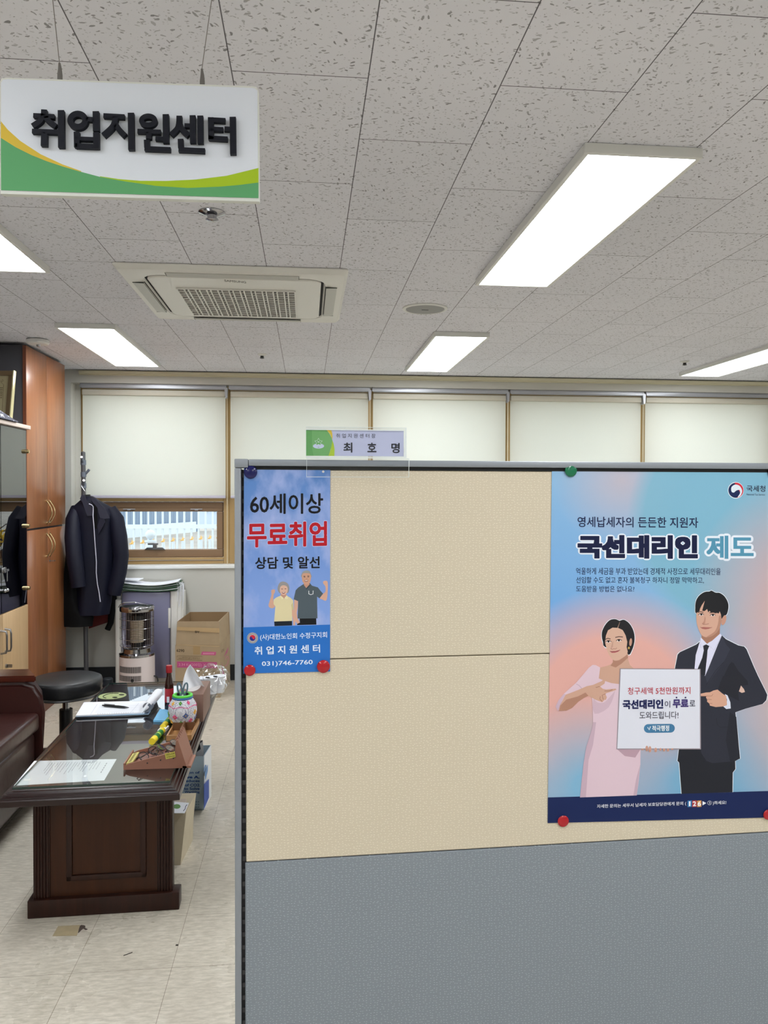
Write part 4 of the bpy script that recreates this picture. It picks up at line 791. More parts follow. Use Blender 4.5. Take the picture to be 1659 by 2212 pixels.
for s, x0, x1 in (('1', 1102, 1113), ('2', 1129, 1153), ('6', 1164, 1187)): T8(s, x0, x1, 1340, 1374, (246, 246, 248), .03, -1)
T8('③', 1232, 1262, 1336, 1366, (232, 236, 246), 0.0, -1); T8(')하세요!', 1270, 1365, 1338, 1368, (232, 236, 246), .012, -4)

# magnets
def magnet(px, py, r, c, label, h=.006):
    p = onP(px, py, .0022); t = thing('round_magnet', label, 'magnet', p, 0, 'round magnets pinning the posters')
    m = mat('magnet_%s' % c[0], c[1], .16, coat=.15); bm = newbm(); x, z = PU, Vector((0, 0, 1)); rr = r*PD/F
    bridge(bm, [ringpts(p-PN*d, x, z, rr*k, rr*k, 28) for d, k in ((0, .86), (.0015, .95), (h*.55, 1), (h*.8, .93), (h, .7), (h*1.12, .35), (h*1.15, .03))], 0, True); part('cap', bm, m, t)
    bm = newbm(); bridge(bm, [ringpts(p-PN*d, x, z, rr*.8, rr*.8, 20) for d in (-.0003, .0012)], 0, True); part('magnet_disc', bm, M_STEEL, t)
magnet(541.5, 1020, 14, ('blue', (8, 12, 84)), 'dark blue round magnet at the top left of the narrow poster')
magnet(539.5, 1447.5, 12, ('red', (176, 14, 30)), 'red round magnet at the bottom left of the narrow poster', .004)
magnet(698.5, 1439, 14, ('red', 0), 'larger red round magnet at the bottom right of the narrow poster')
magnet(1232, 1016.5, 14, ('green', (10, 112, 74)), 'green round magnet at the top left of the large poster')
magnet(1216, 1773, 13, ('red', 0), 'red round magnet at the bottom left of the large poster', .004)
magnet(1658, 1759, 12, ('red', 0), 'red round magnet at the right edge of the photo on the navy band', .004)
magnet(1668, 1020, 13, ('dark', (24, 26, 30)), 'dark round magnet at the top right of the large poster')

# ================================================================== LEFT SIDE FURNITURE
CXF = -1.727                     # face of the wardrobe doors
t = thing('wardrobe', 'tall cherry-brown wardrobe reaching the ceiling, with brass bow handles', 'wardrobe', (-2.0, 5.41, 0))
bm = newbm(); box(bm, -2.32, -1.748, 5.03, 5.795, .0, 2.375, .002); part('carcass', bm, M_CHARCOAL, t)
for (y0, y1) in ((5.027, 5.412), (5.415, 5.798)):
    for (z0, z1) in ((.06, 1.222), (1.234, 2.372)):
        bm = newbm(); box(bm, -1.746, CXF, y0, y1, z0, z1, .0025); d = part('door', bm, M_CHERRY, t)
        yh = y1-.026 if y0 < 5.1 else y0+.03
        zc = 1.165-.055 if z0 < 1 else 1.33
        bm = newbm(); tube(bm, [(CXF+.004+.032*math.sin(PI*k/10), yh, zc-.075+.15*k/10) for k in range(11)], .0042, 8); cyl(bm, (CXF-.001, yh, zc-.074), (CXF+.006, yh, zc-.074), .008, n=12); cyl(bm, (CXF-.001, yh, zc+.074), (CXF+.006, yh, zc+.074), .008, n=12); part('handle', bm, M_GOLD, d)
        if y0 > 5.2:
            zk = 1.0 if z0 < 1 else 1.262
            bm = newbm(); cyl(bm, (CXF-.001, y0+.03, zk), (CXF+.004, y0+.03, zk), .008, n=14)
            if z0 < 1: box(bm, CXF+.004, CXF+.022, y0+.027, y0+.033, zk-.003, zk+.003); box(bm, CXF+.02, CXF+.035, y0+.02, y0+.05, zk-.003, zk+.003)
            part('lock', bm, M_STEEL, d, smooth=30)
bm = newbm(); box(bm, -2.3, -1.735, 5.035, 5.79, 0, .058); part('plinth', bm, M_CHERRYE, t, smooth=0)
bm = newbm(); box(bm, -1.7475, -1.7275, 5.0235, 5.0268, .06, 2.372); part('edge_band', bm, M_CHERRYE, t, smooth=0)

GX = -1.722
t = thing('display_cabinet', 'maple cabinet with smoked glass doors above, in front of the wardrobe', 'cabinet', (-1.93, 4.6, 0))
bm = newbm(); box(bm, -2.13, -2.115, 4.2, 5.02, .0, 1.85); box(bm, -2.115, GX-.02, 4.2, 4.215, 0, 1.85); box(bm, -2.115, GX-.02, 5.005, 5.02, 0, 1.85); box(bm, -2.115, GX-.02, 4.215, 5.005, .75, .768); box(bm, -2.115, GX-.02, 4.215, 5.005, 0, .06); part('carcass', bm, M_CHARCOAL, t, smooth=0)
bm = newbm(); box(bm, -2.115, GX-.03, 4.216, 5.004, 1.3, 1.318); part('shelf', bm, M_CHARCOAL, t, smooth=0)
bm = newbm(); box(bm, -2.14, GX+.022, 4.17, 5.022, 1.85, 1.874, .003); part('top_board', bm, M_TOPB, t)
for y0, y1 in ((4.2, 4.612), (4.616, 5.02)):
    bm = newbm(); box(bm, GX-.02, GX, y0, y1, .065, .768, .002); d = part('wood_door', bm, M_MAPLE, t)
    yh = y1-.03 if y0 < 4.3 else y0+.03
    bm = newbm(); tube(bm, [(GX-.001, yh, .55), (GX+.03, yh, .555), (GX+.034, yh, .575), (GX+.034, yh, .655), (GX+.03, yh, .675), (GX-.001, yh, .68)], .006, 8); part('handle', bm, M_STEEL, d)
    if y0 > 4.5: bm = newbm(); cyl(bm, (GX-.001, yh+.01, .465), (GX+.008, yh+.01, .465), .011, n=14); box(bm, GX+.006, GX+.035, yh+.008, yh+.012, .455, .474); part('lock', bm, M_STEEL, d)
    bm = newbm(); box(bm, GX-.012, GX-.006, y0+.002, y1-.002, .772, 1.845); d = part('glass_door', bm, M_SMOKE, t, smooth=0)
    for z in (.87, 1.255, 1.715):
        bm = newbm(); ye = y1-.012 if y0 > 4.5 else y0+.012; cyl(bm, (GX-.008, ye, z), (GX+.012, ye, z), .013, n=18); cyl(bm, (GX+.012, ye, z), (GX+.016, ye, z), .010, n=18); part('hinge_knob', bm, M_GOLD, d)
bm = newbm(); cyl(bm, (GX-.007, 4.62, 1.02), (GX+.014, 4.62, 1.02), .016, n=16); box(bm, GX-.006, GX+.01, 4.6, 4.65, 1.005, 1.035, .003); box(bm, GX+.012, GX+.02, 4.63, 4.66, 1.012, 1.024); part('glass_lock', bm, M_STEEL, t)
bm = newbm(); obox(bm, (GX+.016, 4.642, .985), (1, 0, 0), (0, 1, .2), (0, 0, 1), .0012, .006, .03); part('hanging_key', bm, M_STEEL, t, smooth=0)
for y in (4.6, 4.636): bm = newbm(); cyl(bm, (GX-.006, y, .905), (GX+.012, y, .905), .005, n=12); sphere(bm, (GX+.018, y, .905), .011, n=12); part('knob', bm, M_CHROME, t)

# framed certificate and cloth bundle on the display cabinet
t = thing('framed_certificate', 'gilt-framed cream certificate leaning on top of the display cabinet', 'certificate', (-1.85, 4.86, 1.874)); Mx = Matrix.Translation((-1.752, 4.83, 1.876)) @ Matrix.Rotation(math.radians(-9), 4, 'Z') @ Matrix.Rotation(math.radians(-9), 4, 'X')
def tb(bm): bmesh.ops.transform(bm, matrix=Mx, verts=bm.verts); return bm
FW, FH = .26, .318
bm = newbm()
for q in ((-FW, 0, 0, .03), (-FW, 0, FH-.03, FH), (-FW, -FW+.03, .03, FH-.03), (-.03, 0, .03, FH-.03)): box(bm, q[0], q[1], -.012, .012, q[2], q[3], .004)
part('frame', tb(bm), mat('frame_brown_gilt', (112, 92, 66), .35, metal=.3), t)
bm = newbm(); box(bm, -.003, .006, -.016, .013, -.001, FH+.002, .003); part('gilt_edge', tb(bm), mat('gilt', (226, 216, 170), .2, metal=.6), t)
bm = newbm(); box(bm, -FW+.03, -.03, -.004, .006, .03, FH-.03); part('certificate_paper', tb(bm), mat('certificate_cream', (166, 154, 118), .6), t, smooth=0)
bm = newbm(); y = -.0045
for z, x0, x1 in ((.21, -.14, -.062), (.198, -.12, -.062), (.184, -.2, -.062), (.173, -.2, -.062), (.162, -.2, -.062), (.15, -.19, -.062)):
    x = x1
    while x > x0: poly(bm, [(x-.007, y, z), (x, y, z), (x, y, z+.006), (x-.007, y, z+.006)]); x -= .0095
L = [(-FW+.05, FH-.055), (-.085, FH-.055), (-.075, FH-.068), (-.066, FH-.052), (-.06, FH-.06), (-.075, FH-.072), (-.058, FH-.085), (-.052, .04)]
poly(bm, [(p[0], y, p[1]) for p in stroke(L, .0022)]); part('certificate_writing', tb(bm), flat((96, 82, 56)), t, smooth=0)
bm = newbm(); R = random.Random(4)
def bun(u, v):
    x = -1.99+.30*u; yy = 4.42+.36*v; e = (1-abs(2*u-1)**3)*(1-abs(2*v-1)**2.2)
    return (x, yy, 1.882+.085*e+.012*math.sin(9*u+5*v)*e)
sheet(bm, bun, 16, 16, .006); solo('cloth_bundle', bm, m_cloth_pattern(), 'dark grey patterned cloth lying in front of the certificate on the cabinet', 'cloth')

# sofa: right-hand arm, seat cushions and base
t = thing('leather_sofa', 'dark brown leather armchair with a wooden arm cap, left of the coffee table', 'armchair', (-1.75, 3.3, 0))
def rbox(bm, x0, x1, y0, y1, z0, z1, r, seg=4): box(bm, x0, x1, y0, y1, z0, z1, r, 0, seg)
for ya, sh in ((3.80, .35), (2.53, 0)):
    bm = newbm(); pr = [(-2.12, .04), (-1.31, .04), (-1.262, .10), (-1.238, .25), (-1.228, .42), (-1.24, .50), (-1.275, .552), (-1.33, .57), (-2.12, .572)]
    prism(bm, [(x, ya, z) for x, z in pr], (0, .155, 0)); bmesh.ops.bevel(bm, geom=[e for e in bm.edges if abs(e.verts[0].co.y-e.verts[1].co.y) < .01], offset=.02, segments=3, affect='EDGES')
    for v in bm.verts: v.co.x -= sh*(v.co.y-ya)
    part('arm', bm, M_LEATHER, t, smooth=50)
    bm = newbm(); prism(bm, [(-2.0, ya-.004, .572), (-1.268, ya-.004, .572), (-1.268-.52*sh/.35*.155, ya+.152, .572), (-2.0, ya+.152, .572)], (0, 0, .03)); bmesh.ops.bevel(bm, geom=bm.edges[:], offset=.006, segments=2, affect='EDGES'); part('arm_cap', bm, M_ARMW, t)
bm = newbm(); rbox(bm, -2.0, -1.25, 2.69, 3.796, .345, .432, .022); part('seat_cushion', bm, M_LEATHER, t, smooth=60)
bm = newbm(); rbox(bm, -2.0, -1.27, 2.69, 3.796, .05, .34, .025); part('base', bm, M_LEATHER, t, smooth=60)
bm = newbm(); rbox(bm, -2.2, -1.98, 2.54, 3.95, .05, .85, .05); part('backrest', bm, M_LEATHER, t, smooth=60)
for x in (-2.1, -1.36):
    for y in (2.65, 3.82): bm = newbm(); box(bm, x-.03, x+.03, y-.03, y+.03, 0, .05, .004); part('foot', bm, M_BLACK, t)

# swivel stool
SX, SYY, SZ = -1.25, 4.19, .5
t = thing('swivel_stool', 'round black vinyl stool on a gas-lift post, between sofa and table', 'stool', (SX, SYY, 0))
bm = newbm(); lathe(bm, (SX, SYY, 0), [(.14, SZ-.085), (.165, SZ-.082), (.178, SZ-.07), (.181, SZ-.02), (.177, SZ-.006), (.165, SZ), (.05, SZ+.003), (.004, SZ+.003)], 56); part('seat', bm, M_VINYL, t, smooth=50)
bm = newbm(); lathe(bm, (SX, SYY, 0), [(.18, SZ-.088), (.184, SZ-.083), (.18, SZ-.078), (.172, SZ-.08)], 56, cap=False); part('welt', bm, M_BLACK, t)
bm = newbm(); cyl(bm, (SX, SYY, .3), (SX, SYY, SZ-.08), .018); part('piston', bm, M_CHROME, t)
bm = newbm(); cyl(bm, (SX, SYY, .08), (SX, SYY, .335), .033); cyl(bm, (SX, SYY, SZ-.1), (SX, SYY, SZ-.08), .09); part('column', bm, M_BLACK, t)
for k in range(5):
    a = 2*PI*k/5+2.78; d = Vector((math.cos(a), math.sin(a), 0)); c = Vector((SX, SYY, 0)); bm = newbm(); tube(bm, [c+Vector((0, 0, .1)), c+d*.14+Vector((0, 0, .095)), c+d*.26+Vector((0, 0, .07))], [.028, .023, .018], 10); g = part('leg', bm, M_BLACK, t)
    bm = newbm(); e = c+d*.255; s_ = d.cross(Vector((0, 0, 1)))
    for sg in (-1, 1): cyl(bm, e+s_*(sg*.006)+Vector((0, 0, .027)), e+s_*(sg*.024)+Vector((0, 0, .027)), .027, n=18)
    sphere(bm, e+Vector((0, 0, .045)), .024, 1.1, 1.1, .7, 12); part('caster', bm, M_BLACK, g)

# coat stand with hanging garments
CY = 5.88; cp = onY(186, 1300, CY); CXx = cp.x
t = thing('coat_stand', 'grey metal coat stand with peg collars, in the corner by the wardrobe', 'coat stand', (CXx, CY, 0))
zt = onY(181, 978, CY).z; Mg = mat('stand_grey', (96, 98, 102), .35, metal=.5)
bm = newbm(); cyl(bm, (CXx, CY, .06), (CXx-.016, CY, zt), .0155, n=20); sphere(bm, (CXx-.016, CY, zt), .0155, 1, 1, .6, 14); part('pole', bm, Mg, t)
def sp(z): return Vector((CXx-.016*(z-.06)/(zt-.06), CY, z))
for k, (py, dx, dy) in enumerate(((999, .006, -1), (1025, 1, -.25), (1049, .3, -1))):
    z = onY(183, py, CY).z; c = sp(z); bm = newbm(); cyl(bm, c-Vector((0, 0, .018)), c+Vector((0, 0, .018)), .0195, n=20); k_ = part('peg_collar', bm, mat('collar_grey', (104, 112, 124), .4), t)
    bm = newbm(); d = Vector((dx, dy, 0)).normalized(); e = c+d*.045+Vector((0, 0, .036)); tube(bm, [c+d*.015+Vector((0, 0, .004)), c+d*.03+Vector((0, 0, .02)), e], [.009, .0095, .0095], 12)
    part('peg', bm, mat('collar_grey', 0), k_)
    if k != 1: bm = newbm(); cyl(bm, e, e+d*.003+Vector((0, 0, .002)), .0096, n=16); part('peg_cap', bm, M_SILL, k_)
bm = newbm(); lathe(bm, (CXx, CY, 0), [(.06, .03), (.055, .05), (.03, .07), (.018, .11)], 24); part('hub', bm, Mg, t)
for k in range(4):
    a = PI*k/2+.12; d = Vector((math.cos(a), math.sin(a), 0)); c = Vector((CXx, CY, .05)); bm = newbm(); tube(bm, [c, c+d*.09, c+d*.15+Vector((0, 0, -.005))], [.022, .02, .02], 10); g = part('foot_arm', bm, mat('stand_base', (40, 46, 54), .5), t)
    bm = newbm(); e = Vector((CXx, CY, 0))+d*.15; lathe(bm, e, [(.036, 0), (.036, .085), (.03, .092)], 20); part('foot', bm, mat('stand_base', 0), g)

JY = 5.83
def cloth_loft(bm, rows, Y, ry, n=40, fold=.006, ph=0.0, nf=7):
    rings = []
    for k, (py, xl, xr, dep) in enumerate(rows):
        a = onY(xl, py, Y); b = onY(xr, py, Y); c = (a+b)/2; rx = (b.x-a.x)/2; ring = []
        for i in range(n):
            th = 2*PI*i/n; m = 1+fold/max(rx, .02)*math.sin(nf*th+ph+k*.35)*min(1, k/3)
            ring.append(Vector((c.x+rx*m*math.copysign(abs(math.cos(th))**.8, math.cos(th)), c.y+ry*dep*m*math.copysign(abs(math.sin(th))**.8, math.sin(th)), c.z)))
        rings.append(ring)
    bridge(bm, rings)
def sleeve(bm, pts, Y, n=18):
    P = [onY(x, y, Y+dy) for x, y, r, dy in pts]; tube(bm, P, [r/F*Y for x, y, r, dy in pts], n)
t = thing('navy_jacket', 'navy blue jacket on a hanger, front open along a silver zip edge', 'jacket', onY(205, 1325, JY), 0, 'garments on the coat stand')
bm = newbm(); cloth_loft(bm, [(1072, 184, 200, .3), (1082, 172, 216, .6), (1096, 156, 240, .85), (1108, 154, 248, .95), (1140, 158, 246, 1), (1190, 160, 246, 1.05), (1250, 164, 244, 1.1), (1300, 163, 240, 1.15), (1326, 164, 236, 1.15)], JY, .085); part('body', bm, M_NAVY, t, smooth=60)
bm = newbm(); sleeve(bm, [(238, 1098, 12, 0), (250, 1122, 17, 0), (257, 1160, 17, -.01), (262, 1200, 15.5, -.02), (258, 1235, 15, -.03), (251, 1262, 15, -.035), (246, 1284, 14, -.035)], JY); part('sleeve', bm, M_NAVY, t, smooth=60)
bm = newbm(); sleeve(bm, [(166, 1098, 12, 0), (158, 1122, 15, -.05), (157, 1160, 16, -.10), (160, 1200, 16, -.14), (166, 1240, 15, -.155), (169, 1268, 14, -.155)], JY); part('sleeve', bm, M_NAVY, t, smooth=60)
jf = lambda px, py, off=0.0: onY(px, py, JY-.088-off)
jz = lambda pts: Z((120, 950), .113, pts)
bm = newbm(); prism(bm, [jf(*p, -.03+.035*(p[1]-1068)/50) for p in jz([(500, 1050), (560, 1060), (600, 1170), (650, 1230), (720, 1260), (715, 1450), (605, 1460), (560, 1330), (510, 1190), (465, 1130)])], (0, .006, 0)); part('collar', bm, M_NAVY2, t, smooth=0)
bm = newbm(); prism(bm, [jf(*p, -.03+.035*(p[1]-1068)/50) for p in jz([(670, 1075), (760, 1120), (830, 1200), (930, 1300), (1035, 1500), (930, 1515), (850, 1490), (820, 1400), (800, 1300), (700, 1180)])], (0, .006, 0)); part('collar', bm, M_NAVY2, t, smooth=0)
bm = newbm(); prism(bm, [jf(*p, .006) for p in jz([(850, 1490), (930, 1515), (948, 1570), (880, 1700), (820, 1800), (800, 1650)])], (0, .005, 0)); part('lapel', bm, M_NAVY2, t, smooth=0)
bm = newbm(); pts = jz([(640, 1225), (690, 1245), (722, 1280), (716, 1455)])+jz([(735, 1680), (745, 1850), (770, 2212)])+Z((120, 1180), .13566, [(635, 40), (650, 250), (648, 420), (665, 600), (690, 720), (713, 885)]); tube(bm, [jf(x, y, .012 if y > 1095 else 0.0) for x, y in pts], .0035, 6); part('zip_piping', bm, M_PIPING, t)
bm = newbm(); prism(bm, [jf(*p, .004) for p in jz([(700, 1200), (790, 1300), (800, 1500), (790, 1700), (735, 1700), (722, 1450), (728, 1280)])], (0, .003, 0)); part('lining', bm, M_BLKCLOTH, t, smooth=0)
t = thing('coat_hanger', 'black plastic hanger holding the navy jacket', 'hanger', onY(188, 1080, JY+.03))
bm = newbm(); prism(bm, [onY(*p, JY-.02) for p in jz([(555, 1050), (650, 1045), (690, 1190), (640, 1200), (600, 1160)])], (0, .02, 0)); tube(bm, [onY(x, y, JY+.03) for x, y in ((160, 1104), (178, 1088), (190, 1080), (204, 1088), (228, 1100))], .008, 8); part('shoulder_bar', bm, mat('hanger_black', (34, 38, 38), .45), t)
bm = newbm(); tube(bm, [onY(x, y, JY+.02+.004*k) for k, (x, y) in enumerate(((184.5, 1070), (184, 1062), (180, 1056), (176, 1050), (176, 1045), (179, 1043)))], .0022, 8); part('hook', bm, M_CHROME, t)
bm = newbm(); p = onY(189, 1074.5, JY-.021); box(bm, p.x-.017, p.x+.017, p.y-.001, p.y+.002, p.z-.003, p.z+.003); part('bar_label', bm, M_SILL, t, smooth=0)
t = thing('black_coat', 'long black coat hanging behind and below the navy jacket', 'coat', onY(165, 1352, 5.72), 0, 'garments on the coat stand')
bm = newbm(); cloth_loft(bm, [(1120, 150, 164, .6), (1160, 147, 164, .8), (1230, 141, 166, .9), (1290, 136, 170, .95), (1316, 134, 180, 1), (1332, 134, 202, 1), (1352, 138, 200, 1)], 5.79, .055, ph=1.0, nf=5); part('body', bm, M_BLKCLOTH, t, smooth=60)
bm = newbm(); sleeve(bm, [(243, 1150, 7, 0), (244, 1220, 8, 0), (243, 1300, 8, 0), (239, 1345, 6, -.01), (232, 1360, 6, -.01)], JY+.12); part('belt', bm, M_BLKCLOTH, t, smooth=60)
bm = newbm(); prism(bm, [onY(x, y, JY+.15) for x, y in ((190, 1320), (240, 1312), (240, 1332), (234, 1344), (210, 1352), (192, 1358))], (0, .03, 0)); solo('red_garment', bm, M_RED, 'red cloth edge showing below the navy jacket', 'garment', 'garments on the coat stand')

# air purifier with papers on top
PY = 5.93
pl = onY(248, 1300, PY).x; pr_ = onY(395, 1300, PY).x; ptz = onY(310, 1277, PY).z
t = thing('air_purifier', 'tall lilac-fronted white air purifier against the window wall', 'air purifier', ((pl+pr_)/2, PY+.08, 0))
bm = newbm(); box(bm, pl+.012, pr_-.012, PY+.02, PY+.16, .02, ptz-.008, .008); part('body', bm, M_PLASTIC, t)
xl, xr = onY(263, 1300, PY).x, onY(367, 1300, PY).x
bm = newbm(); box(bm, xl, xr, PY-.006, PY+.03, .075, ptz-.006, .01, 0, 3); part('front_panel', bm, mat('lilac_gloss', (128, 128, 156), .22, coat=.3), t, smooth=30)
bm = newbm(); box(bm, pl, xl-.003, PY, PY+.15, .02, ptz-.06, .012, 0, 3); part('side_pillar', bm, M_PLASTIC, t, smooth=30)
bm = newbm(); box(bm, xr+.003, onY(383, 1300, PY).x, PY, PY+.06, .02, ptz, .012, 0, 3); box(bm, onY(389, 1300, PY).x, pr_, PY+.03, PY+.15, .02, ptz-.01, .006); part('side_pillar', bm, M_PLASTIC, t, smooth=30)
bm = newbm(); box(bm, xr-.012, xr+.006, PY-.008, PY, .45, .6, .003); part('side_tab', bm, M_PLASTIC, t)
bm = newbm(); box(bm, pl, pr_, PY, PY+.16, 0, .02); part('foot', bm, M_BLACK, t, smooth=0)
M_PGREEN = mat('folder_green', (52, 96, 66), .6); M_PGREY = mat('folder_white', (206, 212, 216), .6)
PXL, PXR = onY(259, 1280, PY-.02).x, onY(386, 1280, PY-.02).x
RR = random.Random(3)
for k in range(9):
    dx, dyy, rz_, am = RR.uniform(-.012, .012), RR.uniform(-.015, .015), RR.uniform(-.04, .04), .0
    bm = newbm(); z0 = ptz+.003+k*.0058; W2 = (PXR-PXL)/2; cx0 = (PXL+PXR)/2+dx
    def fs(u, v, z0=z0, W2=W2, cx0=cx0, dyy=dyy, rz_=rz_, k=k):
        x = (2*u-1)*W2*(.97 if k % 2 else 1); y = (v-.5)*.21
        return (cx0+x*math.cos(rz_)-y*math.sin(rz_), PY+.075+dyy+x*math.sin(rz_)+y*math.cos(rz_), z0+(.014+.0016*k)*abs(2*u-1)**1.7+.0025*math.sin(6*u))
    sheet(bm, fs, 18, 3, .0038); top = k == 8
    solo('document_folder', bm, M_PGREEN if k % 2 == 0 and not top else (M_PAPER if top else M_PGREY), 'white folder lying topmost on the stack over the air purifier' if top else ('green folder in the sagging stack on the air purifier' if k % 2 == 0 else 'whitish folder edge in the sagging stack on the air purifier'), 'folder', 'folders stacked on the air purifier', smooth=60)
bm = newbm(); c = onY(282, 1256, PY+.02); zb = ptz+.003+9*.0058+.029
obox(bm, (c.x, PY+.05, zb), (1, -.12, 0), (.12, 1, 0), (0, 0, 1), .07, .06, .003); solo('white_envelope', bm, M_PAPER, 'small white envelope on top of the folder stack, left side', 'envelope')
bm = newbm()
for k in range(9):
    x = onY(382+1.5*k, 1280, PY-.02).x; y = PY-.01+.02*(k % 4); tube(bm, [(x-.01, y+.01, ptz+.07-.002*k), (x+.004, y, ptz+.05), (x+.006, y-.004, ptz-.02), (x+.002+.003*math.sin(k), y-.004, ptz-.08-.014*(k*3 % 5))], .0022, 6)
solo('tie_strings', bm, M_PAPER, 'bunch of white tie strings hanging from the folder stack', 'strings', kind='stuff')

# cylindrical heater
HY = 5.62; hc = onY(296, 1380, HY); hx = hc.x; hr = (onY(334, 1400, HY).x-onY(258, 1400, HY).x)/2
t = thing('electric_heater', 'cylindrical cream electric heater with chrome wire cage', 'heater', (hx, HY, 0)); zz_ = lambda py: onY(296, py, HY).z
zb, zc0, zc1, zcap = zz_(1411), zz_(1395), zz_(1330), zz_(1308)
M_HB = mat('heater_cream', (214, 202, 200), .42)
bm = newbm(); lathe(bm, (hx, HY, 0), [(hr, 0), (hr*1.01, .02), (hr*.995, zb-.01)], 56); part('base', bm, M_HB, t, smooth=50)
bm = newbm(); lathe(bm, (hx, HY, 0), [(hr*1.0, zb-.012), (hr*1.005, zb+.004), (hr*.8, zb+.012), (hr*.76, zb+.04), (hr*.7, zb+.045)], 56); part('chrome_ring', bm, M_CHROME, t)
bm = newbm(); lathe(bm, (hx, HY, 0), [(hr*.96, zcap-.035), (hr*.97, zcap-.032), (hr*.97, zcap-.008), (hr*.94, zcap), (hr*.5, zcap+.006), (.004, zcap+.007)], 56); part('cap', bm, M_CHROME, t)
bm = newbm()
for k in range(44):
    a = 2*PI*k/44; x, y = hx+hr*.94*math.cos(a), HY+hr*.94*math.sin(a); tube(bm, [(hx+hr*.72*math.cos(a), HY+hr*.72*math.sin(a), zb+.045), (x, y, zb+.06), (x, y, zcap-.03)], .0009, 5)
part('cage_wires', bm, M_CHROME, t)
for z in (zz_(1335), zz_(1354), zz_(1377), zb+.062):
    bm = newbm(); tube(bm, [(hx+hr*.955*math.cos(2*PI*k/48), HY+hr*.955*math.sin(2*PI*k/48), z) for k in range(48)], .0015, 6, closed=True); part('cage_ring', bm, M_CHROME, t)
bm = newbm(); N = 13; z0, z1 = zz_(1386), zz_(1338); lathe(bm, (hx, HY, 0), [(hr*(.36 if k % 2 else .40), z0+(z1-z0)*k/(2*N)) for k in range(2*N+1)], 32); part('heating_core', bm, mat('core_ceramic', (150, 138, 120), .6), t)
bm = newbm(); lathe(bm, (hx, HY, 0), [(hr*.34, zb+.03), (hr*.34, z0)], 24); lathe(bm, (hx, HY, 0), [(hr*.42, z1), (hr*.42, z1+.03)], 24); part('core_mount', bm, M_BLACK, t)
bm = newbm(); prism(bm, [(hx+hr*.8*math.cos(a), HY+hr*.8*math.sin(a), zb+.05) for a in [PI*.15+PI*.7*k/14 for k in range(15)]], (0, 0, zcap-.04-zb-.05)); part('reflector', bm, mat('reflector_dark', (58, 50, 56), .35, metal=.7), t)
bm = newbm(); tube(bm, [(hx-hr*1.05, HY, zcap-.012), (hx-hr*.9, HY-.02, zcap+.012), (hx-hr*.4, HY-.03, zcap+.026), (hx+hr*.1, HY-.03, zcap+.024), (hx+hr*1.02, HY, zcap-.012)], .0026, 8); part('bail_handle', bm, M_CHROME, t)
bm = newbm(); cyl(bm, (hx-hr*.72, HY-.03, zcap+.0245), (hx-.005, HY-.03, zcap+.0262), .005); part('grip', bm, M_STEEL, t)
def vents(za, zb2, x0, x1):
    bm = newbm(); n = 24
    for k in range(n):
        px = x0+(x1-x0)*k/(n-1); u = (onY(px, 1440, HY).x-hx)/hr; a = math.asin(max(-.98, min(.98, u))); d = Vector((math.sin(a), -math.cos(a), 0)); s_ = Vector((math.cos(a), math.sin(a), 0)); c = Vector((hx, HY, (za+zb2)/2))+d*(hr*1.0)
        obox(bm, c, s_, d, (0, 0, 1), .0022, .0016, (zb2-za)/2)
    part('vent_slots', bm, mat('vent_dark', (76, 70, 68), .7), t, smooth=0)
vents(zz_(1446), zz_(1433), 264.5, 311); vents(zz_(1464), zz_(1452), 264.5, 311)
bm = newbm(); p = onY(286, 1470, HY-hr); cyl(bm, p+Vector((0, .01, 0)), p+Vector((0, -.008, 0)), .011, n=18); part('knob', bm, M_BLACK, t)
bm = newbm(); tube(bm, spline([(hx+hr*.98, HY-.02, .17), (hx+hr*1.16, HY-.02, .16), (hx+hr*1.2, HY-.02, .11), (hx+hr*1.0, HY-.05, .05), (hx+hr*1.05, HY-.06, .008)], 5, False), .005, 8); part('power_cord', bm, M_BLACK, t)

# cardboard carton with raised flaps
BY = 5.62; cfz = lambda px, py, off=0.0: onY(px, py, BY-off)
L0, R0 = onY(377.5, 1400, BY).x, onY(475.5, 1400, BY).x; zfold = onY(430, 1394.5, BY).z; ztop = onY(430, 1343.5, BY).z; BD = .44
t = thing('cardboard_carton', 'open brown cardboard carton with raised taped flaps and pink print', 'carton', (R0, BY, 0)); carton = t
def board(bm, q, v): prism(bm, q, v)
bm = newbm(); e = .005
for y in (BY, BY+BD-e): box(bm, L0, R0, y, y+e, 0, zfold)
for x in (L0, R0-e): box(bm, x, x+e, BY+e, BY+BD-e, 0, zfold)
box(bm, L0+e, R0-e, BY+e, BY+BD-e, 0, .006); part('body', bm, M_CARD, t, smooth=0)
bm = newbm(); board(bm, [(L0+.002, BY+.003, zfold+.001), (R0-.006, BY+.003, zfold+.001), (R0-.008, BY+.010, ztop), (L0+.012, BY+.010, ztop)], (0, .004, 0)); part('flap', bm, M_CARD, t, smooth=0)
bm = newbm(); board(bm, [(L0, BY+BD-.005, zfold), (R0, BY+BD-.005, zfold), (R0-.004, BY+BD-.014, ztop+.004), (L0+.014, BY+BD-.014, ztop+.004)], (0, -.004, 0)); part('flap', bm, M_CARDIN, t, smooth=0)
bm = newbm(); board(bm, [(R0-.003, BY+.004, zfold), (R0-.003, BY+BD-.01, zfold), (R0-.008, BY+BD-.014, ztop+.004), (R0-.010, BY+.01, ztop)], (-.004, 0, 0)); part('flap', bm, M_CARD, t, smooth=0)
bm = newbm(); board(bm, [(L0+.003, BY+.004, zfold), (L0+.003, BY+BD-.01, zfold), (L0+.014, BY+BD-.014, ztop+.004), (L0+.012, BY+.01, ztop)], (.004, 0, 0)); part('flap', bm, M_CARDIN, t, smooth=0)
cz = lambda pts: Z((240, 1220), .16275, pts)
